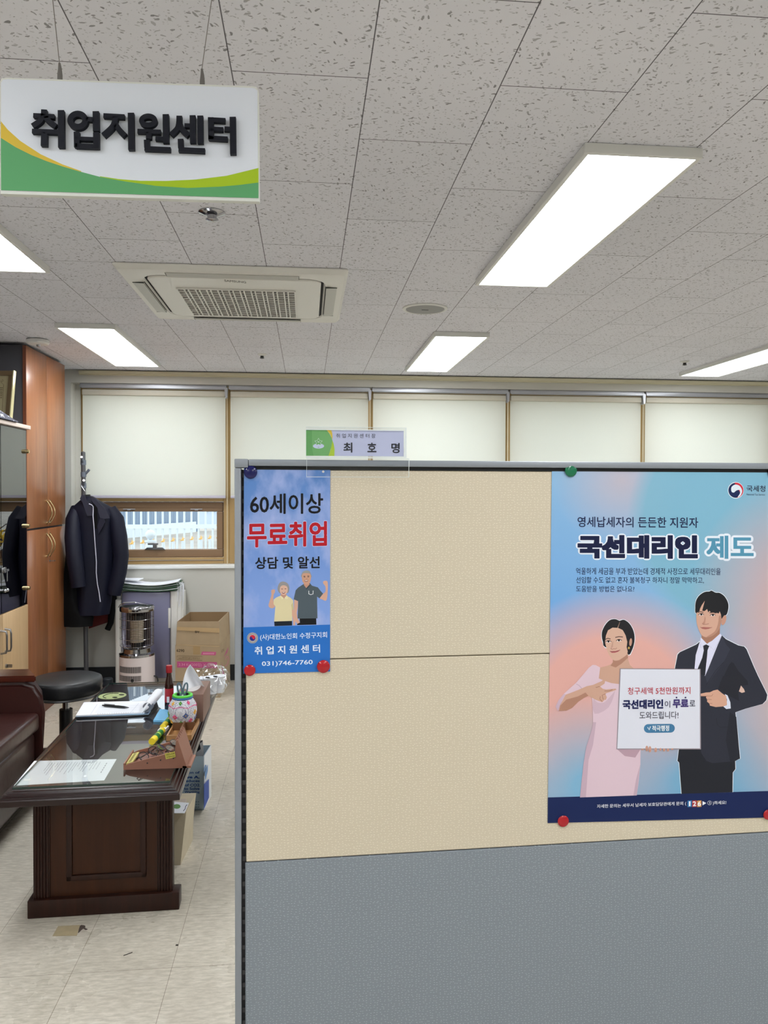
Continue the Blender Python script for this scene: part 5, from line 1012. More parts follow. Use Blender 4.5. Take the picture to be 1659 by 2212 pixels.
a = Art(lambda px, py, off=0: onY(px, py, BY-off), .0008); a.add(cz([(868, 1290), (1405, 1293), (1405, 1376), (868, 1372)]), (186, 84, 132)); a.add(cz([(1205, 1155), (1395, 1158), (1385, 1203), (1190, 1200)]), (196, 92, 136))
a.add(cz(stroke([(868, 1217), (1207, 1219), (1207, 1271), (868, 1267), (868, 1217)], 4)), (92, 70, 46)); a.add(cz([(862, 1066), (1440, 1078), (1440, 1086), (862, 1074)]), (196, 168, 128)); a.add(cz([(1085, 1086), (1178, 1086), (1178, 1195), (1085, 1195)]), (166, 138, 98)); a.add(cz(stroke([(1325, 1415), (1360, 1415), (1360, 1462)], 4)), (110, 84, 56)); a.part('printed_marks', t)
bm = newbm(); prism(bm, [onY(*p, BY+.0022) for p in cz([(870, 830), (1435, 842), (1440, 905), (866, 875)])], (0, -.0006, 0)); part('tape', bm, M_TAPE, t, smooth=0)
TC = lambda s, x0, x1, y0, y1, c, b=0, Y=None: text(s, cz([(x0, y0)])[0], cz([(x1, y0+3)])[0], cz([(x0, y1)])[0], (lambda px, py, off=0: onY(px, py, (Y or BY)-off)), .0015, c, t, b)
TC('6290', 862, 968, 1125, 1163, (60, 48, 36), .012); TC('2.34 Kg(200입) X 4개입', 890, 1385, 1308, 1358, (222, 150, 178), 0); TC('kein화이트골드커피믹스', 890, 1178, 1230, 1258, (96, 74, 48), 0); TC('DY', 1112, 1172, 880, 908, (24, 22, 20), .03, BY-.001)
a = Art(lambda px, py, off=0: onY(px, py, BY-off), .0014)
for k in range(8): a.add(cz([(1220+19*k, 1170), (1233+19*k, 1170), (1232+19*k, 1191), (1219+19*k, 1191)]), (220, 150, 176))
a.part('tag_print', t)
sidef = lambda px, py, off=0: Vector((R0+.001+off, BY+.44*(px-475.5)/26.5, onY(px, py, BY+.44*(px-475.5)/26.5).z))
a = Art(sidef, .0004)
for pts in ([(1470, 1290), (1490, 1400), (1540, 1530), (1500, 1540), (1475, 1400)], [(1580, 1085), (1540, 1150), (1500, 1230), (1560, 1160)]): a.add(cz(pts), (186, 84, 132))
a.add(cz(stroke(spline([(1525, 1260), (1560, 1210), (1580, 1260), (1550, 1330), (1520, 1340)], 4, False), 10)), (196, 120, 140)); a.part('side_print', t)
text('6290', cz([(1462, 1130)])[0], cz([(1505, 1108)])[0], cz([(1462, 1168)])[0], sidef, .001, (110, 86, 60), t, 0)
carton.rotation_euler = (0, 0, math.radians(-3.5))

# ================================================================== COFFEE TABLE
TZ = .47; TA = math.radians(1.4)
tt = thing('coffee_table', 'long dark walnut coffee table with panelled pedestal and glass top', 'table', (-.701, 2.768, 0), TA)
TM = WM[tt.name]
def tl(x, y, z): return TM @ Vector((x, y, z))
PX0, PX1 = -.255, .255
for (yo, nm) in ((0.0, 1), (1.25, 2)):
    PX0, PX1 = (-.255, .255) if nm == 1 else (-.2, .14)
    bm = newbm(); box(bm, PX0, PX1, yo, yo+.062, 0, .062, .003); part('plinth', bm, M_DESK, tt, True)
    bm = newbm(); box(bm, PX0+.018, PX1-.024, yo+.022, yo+.048, .062, .42); pd = part('pedestal', bm, M_DESKP, tt, True, smooth=0)
    for x0 in (PX0+.016, PX1-.078):
        bm = newbm(); box(bm, x0, x0+.054, yo+.016, yo+.052, .062, .42)
        for k in range(5): cyl(bm, (x0+.007+.010*k, yo+.016, .064), (x0+.007+.010*k, yo+.016, .42), .0042, n=10)
        part('fluted_pilaster', bm, M_DESK, pd, True, smooth=40)
    bm = newbm(); a0, a1, z0, z1 = PX0+.125, PX1-.115, .115, .405; y = yo+.022
    for q in ((a0, a1, z0, z0+.02), (a0, a1, z1-.02, z1), (a0, a0+.02, z0, z1), (a1-.02, a1, z0, z1)): box(bm, q[0], q[1], y-.008, y+.004, q[2], q[3], .004)
    part('panel_moulding', bm, M_DESK, pd, True)
bm = newbm(); box(bm, -.13, .08, .048, 1.272, .34, .42); part('apron', bm, M_DESK, tt, True, smooth=0)
OX0, OX1, OY0, OY1 = -.33, .268, -.075, 1.45
def prof(bm, steps):
    rings = [[Vector((OX0+d, OY0+d, z)), Vector((OX1-d, OY0+d, z)), Vector((OX1-d, OY1-d, z)), Vector((OX0+d, OY1-d, z))] for d, z in steps]; bridge(bm, rings)
bm = newbm(); prof(bm, [(.012, .415), (.002, .417), (0, .42), (0, .437), (.003, .44), (.007, .4405), (.009, .446), (.016, .447), (.018, .453), (.026, .4535), (.029, .459), (.038, .4595), (.041, .462)]); part('table_top', bm, M_DESKX, tt, True, smooth=25)
bm = newbm(); box(bm, OX0+.042, OX1-.04, OY0+.042, OY1-.042, .464, .470); g = part('glass_sheet', bm, M_TGLASS, tt, True, smooth=0)
bm = newbm()
for q in ((OX0+.0405, OX1-.0385, OY0+.0405, OY0+.0418), (OX0+.0405, OX1-.0385, OY1-.0418, OY1-.0405), (OX0+.0405, OX0+.0418, OY0+.0405, OY1-.0405), (OX1-.0398, OX1-.0385, OY0+.0405, OY1-.0405)): box(bm, *q, .464, .4703)
part('glass_edge', bm, M_GEDGE, tt, True, smooth=0)

def slab(pts, z, th): bm = newbm(); prism(bm, [onZ(x, y, z) for x, y in pts], (0, 0, th)); return bm
# things on the table
t = thing('printed_paper', 'white sheet with lines of print under the table glass, nearest the camera', 'paper', onZ(150, 1668, .4625))
part('sheet', slab([(30, 1697.5), (225, 1686), (252, 1640), (74, 1644)], .4624, .0006), M_PAPER, t, smooth=0)
bm = newbm(); A_, B_, C_, D_ = [onZ(*p, .4633) for p in ((30, 1697.5), (225, 1686), (252, 1640), (74, 1644))]
def pq(u, v): return A_.lerp(B_, u).lerp(D_.lerp(C_, u), v)
R = random.Random(8)
for k in range(19):
    u = .2+.034*k+(.006 if k % 3 == 0 else 0); v0, v1 = .93-R.uniform(0, .05), .45+R.uniform(-.1, .12)
    if k % 4 == 3: v1 = .7
    v = v1
    while v < v0:
        w = R.uniform(.025, .07); poly(bm, [pq(u, v), pq(u+.006, v), pq(u+.006, min(v+w, v0)), pq(u, min(v+w, v0))]); v += w+.012
for k in range(5): poly(bm, [pq(.9, .36+.1*k), pq(.912, .36+.1*k), pq(.912, .43+.1*k), pq(.9, .43+.1*k)])
part('print', bm, flat((120, 122, 136)), t, smooth=0)
t = thing('smiley_sticker', 'pale yellow smiley face disc under the far left of the table glass', 'sticker', onZ(243, 1503, .4625))
ss = lambda x, y, off=0: onZ(x, y, .4625+off)
c0 = onZ(243, 1503, .4625); ra = .066
bm = newbm(); prism(bm, [(c0.x+ra*math.cos(2*PI*k/40), c0.y+ra*.97*math.sin(2*PI*k/40), .4624) for k in range(40)], (0, 0, .0006)); part('disc', bm, flat((226, 232, 176)), t, smooth=0)
sz = lambda pts: Z((150, 1430), .1989, pts)
bm = newbm()
for pts in (ell(566, 355, 30, 8), ell(493, 384, 30, 8), stroke(spline([(535, 338), (450, 340), (395, 355), (366, 372), (375, 385), (400, 392)], 4, False), 8)): poly(bm, [onZ(x, y, .4633) for x, y in sz(pts)])
part('face_marks', bm, flat((60, 62, 48)), t, smooth=0)

# clipboard with a curled pad, pen
t = thing('writing_pad', 'open writing pad with pages rolled over its right edge, on the table', 'notepad', onZ(240, 1545, TZ))
part('cover_board', slab([(162, 1552), (270, 1549.5), (320, 1546), (342, 1527), (338, 1515), (184, 1519)], TZ+.0005, .004), mat('pad_black', (24, 24, 28), .5), t, smooth=0)
part('blue_backing', slab([(164, 1549), (321, 1543.5), (326, 1536), (182, 1519.5)], TZ+.005, .004), mat('pad_blue', (176, 206, 234), .6), t, smooth=0)
part('pages', slab([(164, 1547.5), (308, 1541), (331, 1516), (181.5, 1519)], TZ+.0095, .005), M_PAPER, t, smooth=0)
bm = newbm()
P0, P1 = onZ(310, 1540, TZ+.015), onZ(333, 1511, TZ+.015); dv = (P1-P0).normalized(); sx = dv.cross(Vector((0, 0, 1))).normalized()
prf = [(-.002, .0), (.012, .004), (.026, .012), (.034, .024), (.032, .038), (.02, .046), (.006, .043), (-.003, .032), (-.002, .022)]
pf = spline([(a_, b_, 0) for a_, b_ in prf], 4, False); n_ = len(pf)
def roll(u, v):
    i = min(int(u*(n_-1)), n_-1); q_ = pf[i]; return P0+(P1-P0)*v+sx*(q_[0]*(1+.15*v))+Vector((0, 0, q_[1]*(1+.1*v)))
sheet(bm, roll, n_-1, 4, .0015); part('rolled_pages', bm, M_PAPER, t, smooth=60)
bm = newbm()
def roll2(u, v): q_ = roll(u, v); return q_+sx*.004*(1 if u < .5 else -1)*0+Vector((0, 0, -.006))
P0b, P1b = P0, P0.lerp(P1, .06)
prism(bm, [P0+sx*(q_[0]*1.12+.001)+Vector((0, 0, q_[1]*.9-.002)) for q_ in pf[2:20]]+[P0+sx*(q_[0]*.72)+Vector((0, 0, q_[1]*.66+.004)) for q_ in pf[2:20]][::-1], dv*.03); part('roll_core', bm, mat('pad_grey', (104, 112, 126), .5), t, smooth=60)
bm = newbm(); A_, B_, C_, D_ = [onZ(*p, TZ+.0147) for p in ((164, 1547.5), (308, 1541), (331, 1516), (181.5, 1519))]
for v in (.2, .28, .36, .44, .52, .6, .68, .76):
    poly(bm, [pq(.25, v), pq(.92, v), pq(.92, v+.012), pq(.25, v+.012)])
for u in (.2, .8): poly(bm, [pq(u, .1), pq(u+.006, .1), pq(u+.006, .9), pq(u, .9)])
for k in range(16): poly(bm, [pq(.3+.035*k, .1), pq(.318+.035*k, .1), pq(.318+.035*k, .145), pq(.3+.035*k, .145)])
part('ruled_lines', bm, flat((196, 198, 212)), t, smooth=0)
t = thing('ballpoint_pen', 'black ballpoint pen lying on the open writing pad', 'pen', onZ(250, 1526, TZ+.016)); za = TZ+.0208
A0, A1 = onZ(221, 1523.5, za), onZ(279, 1528.5, za); d = (A1-A0)
bm = newbm(); tube(bm, [A0+d*.06, A0+d*.1, A0+d*.6, A0+d*.85], [.004, .0055, .006, .005], 12); part('barrel', bm, M_BLACK, t)
bm = newbm(); tube(bm, [A0+d*.85, A0+d*.97, A1], [.005, .002, .0008], 12); part('tip', bm, mat('pen_tip', (50, 50, 54), .3), t)
bm = newbm(); tube(bm, [A0, A0+d*.06], [.003, .003], 10); part('button', bm, M_BLACK, t)
bm = newbm(); obox(bm, A0+d*.26+Vector((0, 0, .0072)), d, d.cross(Vector((0, 0, 1))), (0, 0, 1), .028, .0022, .0009); part('clip', bm, M_STEEL, t, smooth=0)

bm = slab([(331, 1560), (371, 1561), (378, 1537), (345, 1536)], TZ+.0005, .009); bmesh.ops.bevel(bm, geom=bm.edges[:], offset=.0008, segments=1, affect='EDGES'); solo('sticky_note_pad', bm, mat('note_blue', (118, 188, 232), .6, var=.02), 'pale blue sticky note pad beside the beaded pot', 'sticky notes', smooth=0)

# brown drink bottle
c = onZ(365.5, 1535, TZ); s1 = c.y/F; zt_ = lambda py: EYE.z+ (onY(365, py, c.y).z-EYE.z)
t = thing('glass_bottle', 'small brown glass bottle with red cap and red label', 'bottle', (c.x, c.y, TZ+.0005)); H0 = TZ+.0005
hB = onY(365, 1437, c.y).z-H0; r0 = 9.2*s1
bm = newbm(); lathe(bm, (c.x, c.y, H0), [(r0*.9, 0), (r0, .003), (r0, hB*.52), (r0*.93, hB*.6), (r0*.62, hB*.74), (r0*.55, hB*.8), (r0*.55, hB*.9)], 32); part('glass_body', bm, mat('bottle_brown', (46, 20, 14), .1, coat=.6), t, smooth=60)
bm = newbm(); lathe(bm, (c.x, c.y, H0), [(r0*.68, hB*.84), (r0*.7, hB*.86), (r0*.7, hB*.98), (r0*.62, hB), (.001, hB*1.002)], 28); part('cap', bm, mat('cap_red', (158, 26, 36), .35), t)
bm = newbm(); lathe(bm, (c.x, c.y, H0), [(r0*1.012, hB*.2), (r0*1.012, hB*.5)], 32, cap=False); part('label', bm, mat('label_red', (176, 44, 56), .4), t)
bm = newbm(); a0 = -1.65; prism(bm, [(c.x+r0*1.02*math.cos(a_), c.y+r0*1.02*math.sin(a_), H0+hB*.2) for a_ in (a0-.3, a0-.15, a0, a0+.15, a0+.3)], (0, 0, hB*.13)); part('label_code', bm, M_PAPER, t, smooth=0)

# tissue box with a drawn tissue
pc_y = onZ(394.5, 1569, TZ+.0065).y
t = thing('tissue_box', 'brown tissue box with a white tissue pulled up', 'tissue box', onZ(420, 1548, TZ), TA)
A0 = onZ(437, 1565, TZ); hT = onY(437, 1504, A0.y).z-TZ; x1, x0 = A0.x, A0.x-.118; y0 = max(A0.y, pc_y+.075); y1 = y0+.245
bm = newbm(); box(bm, x0, x1, y0, y1, TZ+.0005, TZ+hT, .003); part('carton', bm, mat('tissue_box_brown', (122, 92, 80), .5, var=.03, scale=10), t)
bm = newbm(); zt2 = TZ+hT+.0006; prism(bm, [((x0+x1)/2+.03*math.cos(2*PI*k/28), (y0+y1)/2+.075*math.sin(2*PI*k/28), zt2) for k in range(28)], (0, 0, .0005)); part('slot_film', bm, mat('film_white', (214, 208, 206), .3), t, smooth=0)
bm = newbm(); cx, cyy = (x0+x1)/2, (y0+y1)/2
def tis(u, v):
    w = .044*(1-v)**.7*(1 if v < .98 else .5)+.004; x = (2*u-1)*w; return (cx+x-.012*v, cyy+.03*math.sin(3*(2*u-1)+2*v)*(1-.6*v)-.01, zt2+.004+.098*v+.02*math.cos(5*(2*u-1))*v*(1-v))
sheet(bm, tis, 14, 12, .001); part('tissue', bm, mat('tissue_white', (238, 240, 244), .85), t, smooth=60)

# crumpled clear bag behind the tissue box
t = thing('plastic_bag', 'crumpled clear plastic bag with white contents behind the tissue box', 'bag', (A0.x-.01, y1+.22, TZ)); R = random.Random(21)
bm = newbm(); bmesh.ops.create_icosphere(bm, subdivisions=4, radius=1)
for v in bm.verts:
    n = v.co.copy(); k = 1+.11*math.sin(7*n.x+3*n.z)*math.cos(6*n.y-2*n.z)+.06*math.sin(19*n.x-11*n.y+7*n.z)+R.uniform(-.02, .02)
    v.co = Vector((A0.x-.02+.085*n.x*k, y1+.2+.13*n.y*k, TZ+.001+max(0, .072+.075*n.z*k)))
part('film', bm, M_BAG, t, smooth=20)
for k in range(3):
    bm = newbm(); lathe(bm, (A0.x-.055+.035*k, y1+.2+.02*k, TZ+.006), [(.024, 0), (.032, .08), (.034, .082), (.03, .08)], 20); part('white_content', bm, M_PAPER, t)

# beaded pot with scissors
PB = TZ+.0065; pc = onZ(394.5, 1569, PB); pr0 = 29.5*pc.y/F; hP = onY(394, 1501, pc.y).z-PB
t = thing('beaded_pot', 'white beaded pot with pink and blue flower pattern and green rim', 'pot', (pc.x, pc.y, PB))
PRF = [(pr0*.62, .012), (pr0*.82, hP*.18), (pr0*.98, hP*.42), (pr0*1.0, hP*.58), (pr0*.9, hP*.76), (pr0*.68, hP*.9), (pr0*.6, hP*.95)]
bm = newbm(); lathe(bm, (pc.x, pc.y, PB), spline([(a_, b_) for a_, b_ in PRF], 4, False), 48); part('weave', bm, m_bead_pot(), t, smooth=80)
bm = newbm(); tube(bm, [(pc.x+pr0*.62*math.cos(2*PI*k/40), pc.y+pr0*.62*math.sin(2*PI*k/40), PB+hP*.99) for k in range(40)], .0062, 10, closed=True); part('rim', bm, mat('rim_green', (92, 206, 70), .45, bump=.3, scale=300), t)
bm = newbm(); tube(bm, [(pc.x+pr0*.66*math.cos(2*PI*k/40), pc.y+pr0*.66*math.sin(2*PI*k/40), PB+hP*.93) for k in range(40)], .005, 10, closed=True); part('rim_band', bm, mat('rim_blue', (48, 108, 168), .45), t)
def prad(z):
    for (ra, za_), (rb, zb_) in zip(PRF, PRF[1:]):
        if za_ <= z <= zb_: return ra+(rb-ra)*(z-za_)/(zb_-za_)
    return pr0*.6
def pdot(bm, a_, z, r): sphere(bm, (pc.x+(prad(z)+.0006)*math.cos(a_), pc.y+(prad(z)+.0006)*math.sin(a_), PB+z), r, n=8)
bm = newbm()
for k in range(56): a_ = 2*PI*k/56; pdot(bm, a_, hP*(.66+.05*abs(math.sin(a_*3))), .0024)
part('pink_band', bm, mat('bead_pink', (226, 70, 140), .45), t)
FC = [(226, 70, 140), (46, 84, 150), (66, 150, 60), (232, 176, 70)]
for k, (a_, z, ci) in enumerate([(-2.0, .40, 0), (-1.2, .44, 1), (-1.55, .2, 2), (-.75, .26, 0), (-2.5, .22, 3), (-2.75, .45, 2), (-.4, .5, 3), (-1.6, .82, 2), (-2.3, .8, 3), (-.9, .82, 0), (-.1, .3, 1), (-3.1, .3, 0)]):
    bm = newbm(); big = 1.0 if z < .6 else .62
    for i in range(-2, 3):
        for j in range(-2, 3):
            if abs(i)+abs(j) <= 2 and (i or j): pdot(bm, a_+i*.085*big, hP*z+j*.0046*big, .0026)
    f = part('bead_flower', bm, mat('bead_%d' % ci, FC[ci], .45), t); bm = newbm(); pdot(bm, a_, hP*z, .0028); part('flower_centre', bm, mat('bead_3', FC[3], .45), f)
for k in range(4):
    a_ = PI/4+PI/2*k; bm = newbm(); cyl(bm, (pc.x+pr0*.5*math.cos(a_), pc.y+pr0*.5*math.sin(a_), PB+.0005), (pc.x+pr0*.5*math.cos(a_), pc.y+pr0*.5*math.sin(a_), PB+.02), .004); part('foot', bm, mat('bead_foot', (222, 222, 226), .5), t)
t = thing('scissors', 'scissors with slate blue loop handles standing in the beaded pot', 'scissors', (pc.x, pc.y, PB+.03)); Msc = mat('scissor_slate', (92, 112, 126), .4)
for sg in (-1, 1):
    c = Vector((pc.x+.012*sg, pc.y, PB+hP+.026)); bm = newbm(); tube(bm, [c+Vector((.008*math.cos(2*PI*k/24)+.004*sg*math.sin(2*PI*k/24), 0, .024*math.sin(2*PI*k/24))) for k in range(24)], .0036, 8, closed=True); tube(bm, [c+Vector((-.002*sg, 0, -.022)), c+Vector((-.006*sg, 0, -.04))], .005, 8); part('handle', bm, Msc, t)
    bm = newbm(); obox(bm, (pc.x+.003*sg, pc.y, PB+hP-.06), (1, 0, 0), (0, 1, 0), (0, 0, 1), .004, .001, .05); part('blade', bm, M_STEEL, t, smooth=0)
for dx, lab in ((-.018, 'black pen standing in the beaded pot, left of the scissors'), (.02, 'black pen standing in the beaded pot, right of the scissors')):
    bm = newbm(); cyl(bm, (pc.x+dx*.8, pc.y-.004, PB+.02), (pc.x+dx, pc.y-.004, PB+hP+.01), .0055); solo('pen', bm, M_BLACK, lab, 'pen', 'pens in the beaded pot')

# glue sticks
def glue(p0, p1, label):
    A, B = onZ(*p0, TZ+.0135), onZ(*p1, TZ+.0135); d = (B-A); t = thing('glue_stick', label, 'glue stick', (A.x, A.y, TZ), 0, 'glue sticks on the table'); u = d.normalized(); L = d.length
    bm = newbm(); cyl(bm, A+u*L*.28, A+u*L*.82, .0128, n=24); part('tube', bm, mat('glue_green', (30, 122, 52), .35), t)
    bm = newbm(); cyl(bm, A, A+u*L*.27, .0133, n=24); part('cap', bm, mat('glue_yellow', (236, 212, 40), .4), t)
    bm = newbm(); cyl(bm, A+u*L*.82, B, .0128, n=24); part('base', bm, mat('glue_yellow', 0), t)
    bm = newbm(); cyl(bm, A+u*L*.5, A+u*L*.58, .01295, n=24); part('print_band', bm, mat('glue_lime', (170, 196, 60), .4), t)
glue((328, 1602), (351, 1578), 'nearer green glue stick with yellow ends, behind the spectacle rack')
glue((352, 1571), (372, 1547), 'farther green glue stick, beside the beaded pot')
bm = slab([(340, 1584), (352, 1586), (366, 1574), (352, 1571)], TZ+.001, .012); solo('eraser', bm, M_PAPER, 'white eraser block between the two glue sticks', 'eraser', smooth=0)

# wooden tray organiser
t = thing('desk_organiser', 'open brown wooden organiser with dividers, behind the spectacle rack', 'organiser', onZ(395, 1590, TZ), TA)
x1 = onZ(421, 1559, TZ+.04).x+.004; x0 = x1-.1; y0, y1 = onZ(390, 1600, TZ).y, pc.y+pr0*.95; hO = .022; e = .006
bm = newbm(); box(bm, x0, x1, y0, y1, TZ+.0005, TZ+.006); part('floor', bm, M_KRAFTWOOD, t, smooth=0)
for q in ((x0, x1, y0, y0+e), (x0, x1, y1-e, y1), (x0, x0+e, y0+e, y1-e), (x1-e, x1, y0+e, y1-e)):
    bm = newbm(); box(bm, *q, TZ+.006, TZ+hO); part('side', bm, M_KRAFTWOOD, t, smooth=0)
ym = pc.y-pr0*.8; xm = x0+(x1-x0)*.52
for q, h_ in (((x0+e, x1-e, ym-e, ym), .016), ((xm, xm+e, y0+e, ym-e), .022)): bm = newbm(); box(bm, *q, TZ+.006, TZ+hO+h_); part('divider', bm, mat('divider_brown', (112, 74, 44), .5), t, smooth=0)

# terracotta spectacle rack
t = thing('spectacle_rack', 'terracotta sloped spectacle rack with yellow labels, at the table corner', 'rack', onZ(340, 1655, TZ), TA)
A = onZ(267, 1663.5, TZ); B = onZ(411, 1652.5, TZ); B.y = A.y+.004; W_ = B.x-A.x; yb = A.y+.15
rp = lambda u, z: Vector((A.x+W_*u, A.y, TZ+z))
for y in (A.y, yb-.008):
    bm = newbm(); prism(bm, [(A.x, y, TZ+.0005), (A.x+W_*.96, y, TZ+.0005), (A.x+W_*.80, y, TZ+.062), (A.x+W_*.77, y, TZ+.06), (A.x+.02, y, TZ+.022), (A.x, y, TZ+.012)], (0, .008, 0)); part('side_panel', bm, M_TERRA, t, smooth=0)
bm = newbm(); prism(bm, [(A.x, A.y+.008, TZ+.0005), (A.x+W_*.9, A.y+.008, TZ+.0005), (A.x+W_*.8, A.y+.008, TZ+.03), (A.x, A.y+.008, TZ+.006)], (0, yb-A.y-.016, 0)); part('sloped_bed', bm, mat('terracotta_bed', (142, 94, 78), .6), t, smooth=0)
bm = newbm()
prism(bm, [(A.x+W_*.78, A.y-.001, TZ+.055), (A.x+W_*.80, A.y-.001, TZ+.1), (A.x+W_*.83, A.y-.001, TZ+.104), (A.x+W_*.97, A.y-.001, TZ+.0005), (A.x+W_*.9, A.y-.001, TZ+.0005)], (0, yb-A.y+.002, 0))
for k in range(6): prism(bm, [(A.x+W_*.77, A.y+.012+.023*k, TZ+.098), (A.x+W_*.84, A.y+.012+.023*k, TZ+.1), (A.x+W_*.82, A.y+.012+.023*k, TZ+.112)], (0, .012, 0))
part('ridge_board', bm, M_TERRA, t, smooth=0)
bm = newbm(); box(bm, A.x+W_*.9, A.x+W_*1.03, A.y-.001, A.y+.12, TZ+.0005, TZ+.008); part('base_lip', bm, M_TERRA, t, smooth=0)
bm = newbm(); box(bm, A.x-.001, A.x+.004, A.y, yb, TZ+.0005, TZ+.024, .001); part('front_rail', bm, M_TERRA, t, smooth=0)
rz = lambda pts: Z((240, 1500), .14467, pts); rf = lambda px, py, off=0: onY(px, py, A.y-.001-off)
a = Art(rf, .0004, .0002); a.add(rz([(800, 885), (948, 852), (965, 935), (818, 970)]), (206, 196, 92)); a.part('asset_sticker', t)
text('대한노인회', rz([(818, 890)])[0], rz([(942, 868)])[0], rz([(822, 918)])[0], rf, .0012, (70, 66, 34), t, .01); text('수정04-002', rz([(826, 928)])[0], rz([(952, 904)])[0], rz([(830, 952)])[0], rf, .0012, (70, 66, 34), t, .01)
for x, y in ((541, 1026), (738, 981), (930, 953)): bm = newbm(); p = rf(*rz([(x, y)])[0]); cyl(bm, p+Vector((0, .002, 0)), p+Vector((0, -.0012, 0)), .0024, n=12); part('screw', bm, M_BLACK, t)
bm = newbm(); prism(bm, [(A.x+.006, A.y+.012, TZ+.0135), (A.x+.03, A.y+.012, TZ+.0195), (A.x+.03, yb-.03, TZ+.0195), (A.x+.006, yb-.03, TZ+.0135)], (0, 0, .006)); part('front_label', bm, flat((206, 196, 120)), t, smooth=0)
bm = newbm()
for k in range(9): y = A.y+.02+.011*k; poly(bm, [(A.x+.012, y, TZ+.0216), (A.x+.022, y, TZ+.0242), (A.x+.022, y+.006, TZ+.0242), (A.x+.012, y+.006, TZ+.0216)])
part('front_label_print', bm, flat((120, 110, 56)), t, smooth=0)
def specs(c, ang, tilt, label, col, fold=True):
    t = thing('reading_glasses', label, 'glasses', c, 0, 'glasses on the spectacle rack'); M_ = Matrix.Translation(c) @ Matrix.Rotation(ang, 4, 'Z') @ Matrix.Rotation(tilt, 4, 'X')
    X = lambda bm: (bmesh.ops.transform(bm, matrix=M_, verts=bm.verts), bm)[1]
    for sg in (-1, 1):
        bm = newbm(); tube(bm, [(sg*.032+.024*math.copysign(abs(math.cos(q))**.8, math.cos(q)), 0, .017*math.sin(q)) for q in [2*PI*k/28 for k in range(28)]], .0016, 8, closed=True); part('rim', X(bm), col, t)
        bm = newbm(); prism(bm, [(sg*.032+.0235*math.copysign(abs(math.cos(q))**.8, math.cos(q)), -.0006, .0165*math.sin(q)) for q in [2*PI*k/28 for k in range(28)]], (0, .0012, 0)); part('lens', X(bm), M_LENS, t, smooth=0)
        bm = newbm()
        tube(bm, [(sg*.056, 0, .006), (sg*.060, .008, .006), (sg*.060 if not fold else sg*.02, .012 if fold else .09, .006), (sg*-.03 if fold else sg*.058, .014 if fold else .125, .004), (sg*-.05 if fold else sg*.058, .014 if fold else .14, -.012)], .0018, 8); part('temple', X(bm), col, t)
    bm = newbm(); tube(bm, [(-.009, 0, .004), (0, .002, .009), (.009, 0, .004)], .0015, 8); part('bridge', X(bm), col, t)
zs = lambda u: TZ+.03+.04*u
MBK = mat('frame_black', (26, 22, 24), .3)
specs(Vector((A.x+W_*.33, A.y+.06, TZ+.038)), math.radians(68), math.radians(-48), 'black-framed glasses nearest the front of the spectacle rack', MBK, True)
specs(Vector((A.x+W_*.5, A.y+.07, TZ+.046)), math.radians(95), math.radians(-62), 'thin-framed glasses in the middle of the spectacle rack', mat('frame_dark', (70, 60, 60), .3, metal=.5), True)
specs(Vector((A.x+W_*.68, A.y+.09, TZ+.055)), math.radians(85), math.radians(-62), 'rearmost glasses on the spectacle rack, below the toothed board', mat('frame_dark', 0), True)

# ------------------------------------------------------------------ on the floor beside the table
A = onZ(440, 1750, 0); B = onZ(453, 1724, 0); q = lambda px, py, off=0.0: onY(px, py, A.y-off)
hb = onY(440, 1634, A.y).z; x0 = A.x-.2
t = thing('paper_carton', 'pale blue and white carton with printed words beside the coffee table', 'carton', (A.x-.1, A.y+.1, 0))
bm = newbm(); e = .003
for w in (([(x0, A.y), (A.x, A.y)]), ([(A.x, A.y), (B.x+.004, B.y+.02)]), ([(B.x+.004, B.y+.02), (x0, B.y+.02)]), ([(x0, B.y+.02), (x0, A.y)])):
    (ax, ay), (bx, by) = w; d = Vector((bx-ax, by-ay, 0)).normalized(); n = Vector((-d.y, d.x, 0))*e; prism(bm, [(ax, ay, 0), (bx, by, 0), (bx, by, hb), (ax, ay, hb)], n)
prism(bm, [(x0, A.y, .002), (A.x, A.y, .002), (B.x, B.y, .002), (x0, B.y, .002)], (0, 0, .003)); part('walls', bm, mat('carton_pale_blue', (172, 192, 204), .55), t, smooth=0)
bm = newbm(); s_ = .0012; prism(bm, [(A.x+s_, A.y+.003, .001), (B.x+.005, B.y+.02, .001), (B.x+.005, B.y+.02, hb), (A.x+s_, A.y+.003, hb)], (.0006, 0, 0)); part('white_side', bm, mat('carton_white', (218, 220, 222), .5), t, smooth=0)
fz = lambda pts: Z((360, 1440), .208, pts)
xs_ = lambda px, py, off=0: onX(px, py, A.x+.0035+off)
a = Art(lambda px, py, off=0: onX(px, py, (A.x+B.x)/2+.006+off), .001); a.add(fz([(388, 1220), (440, 1165), (440, 1360), (388, 1480)]), (58, 84, 158))
a.add(fz([(388, 1060), (400, 1020), (412, 1020), (400, 1075), (388, 1105)]), (96, 132, 178)); a.add(fz([(395, 1110), (415, 1040), (428, 1015), (428, 1080), (410, 1160), (400, 1180)]), (96, 132, 178)); a.part('side_logo', t)
TB = lambda s, x0_, x1_, y0_, y1_, b=.03, c=(44, 76, 140), dy=0: text(s, fz([(x0_, y0_)])[0], fz([(x1_, y0_+dy)])[0], fz([(x0_, y1_)])[0], q, .0012, c, t, b)
TB('Reduction of', 60, 343, 1086, 1112); TB('Save A.', 150, 343, 1132, 1162, .05); TB('reduces', 180, 343, 1172, 1200); TB('of CO2.', 190, 350, 1215, 1245); TB('to Solve', 180, 342, 1252, 1282); TB('Warming', 185, 342, 1290, 1320)
a = Art(q, .001)
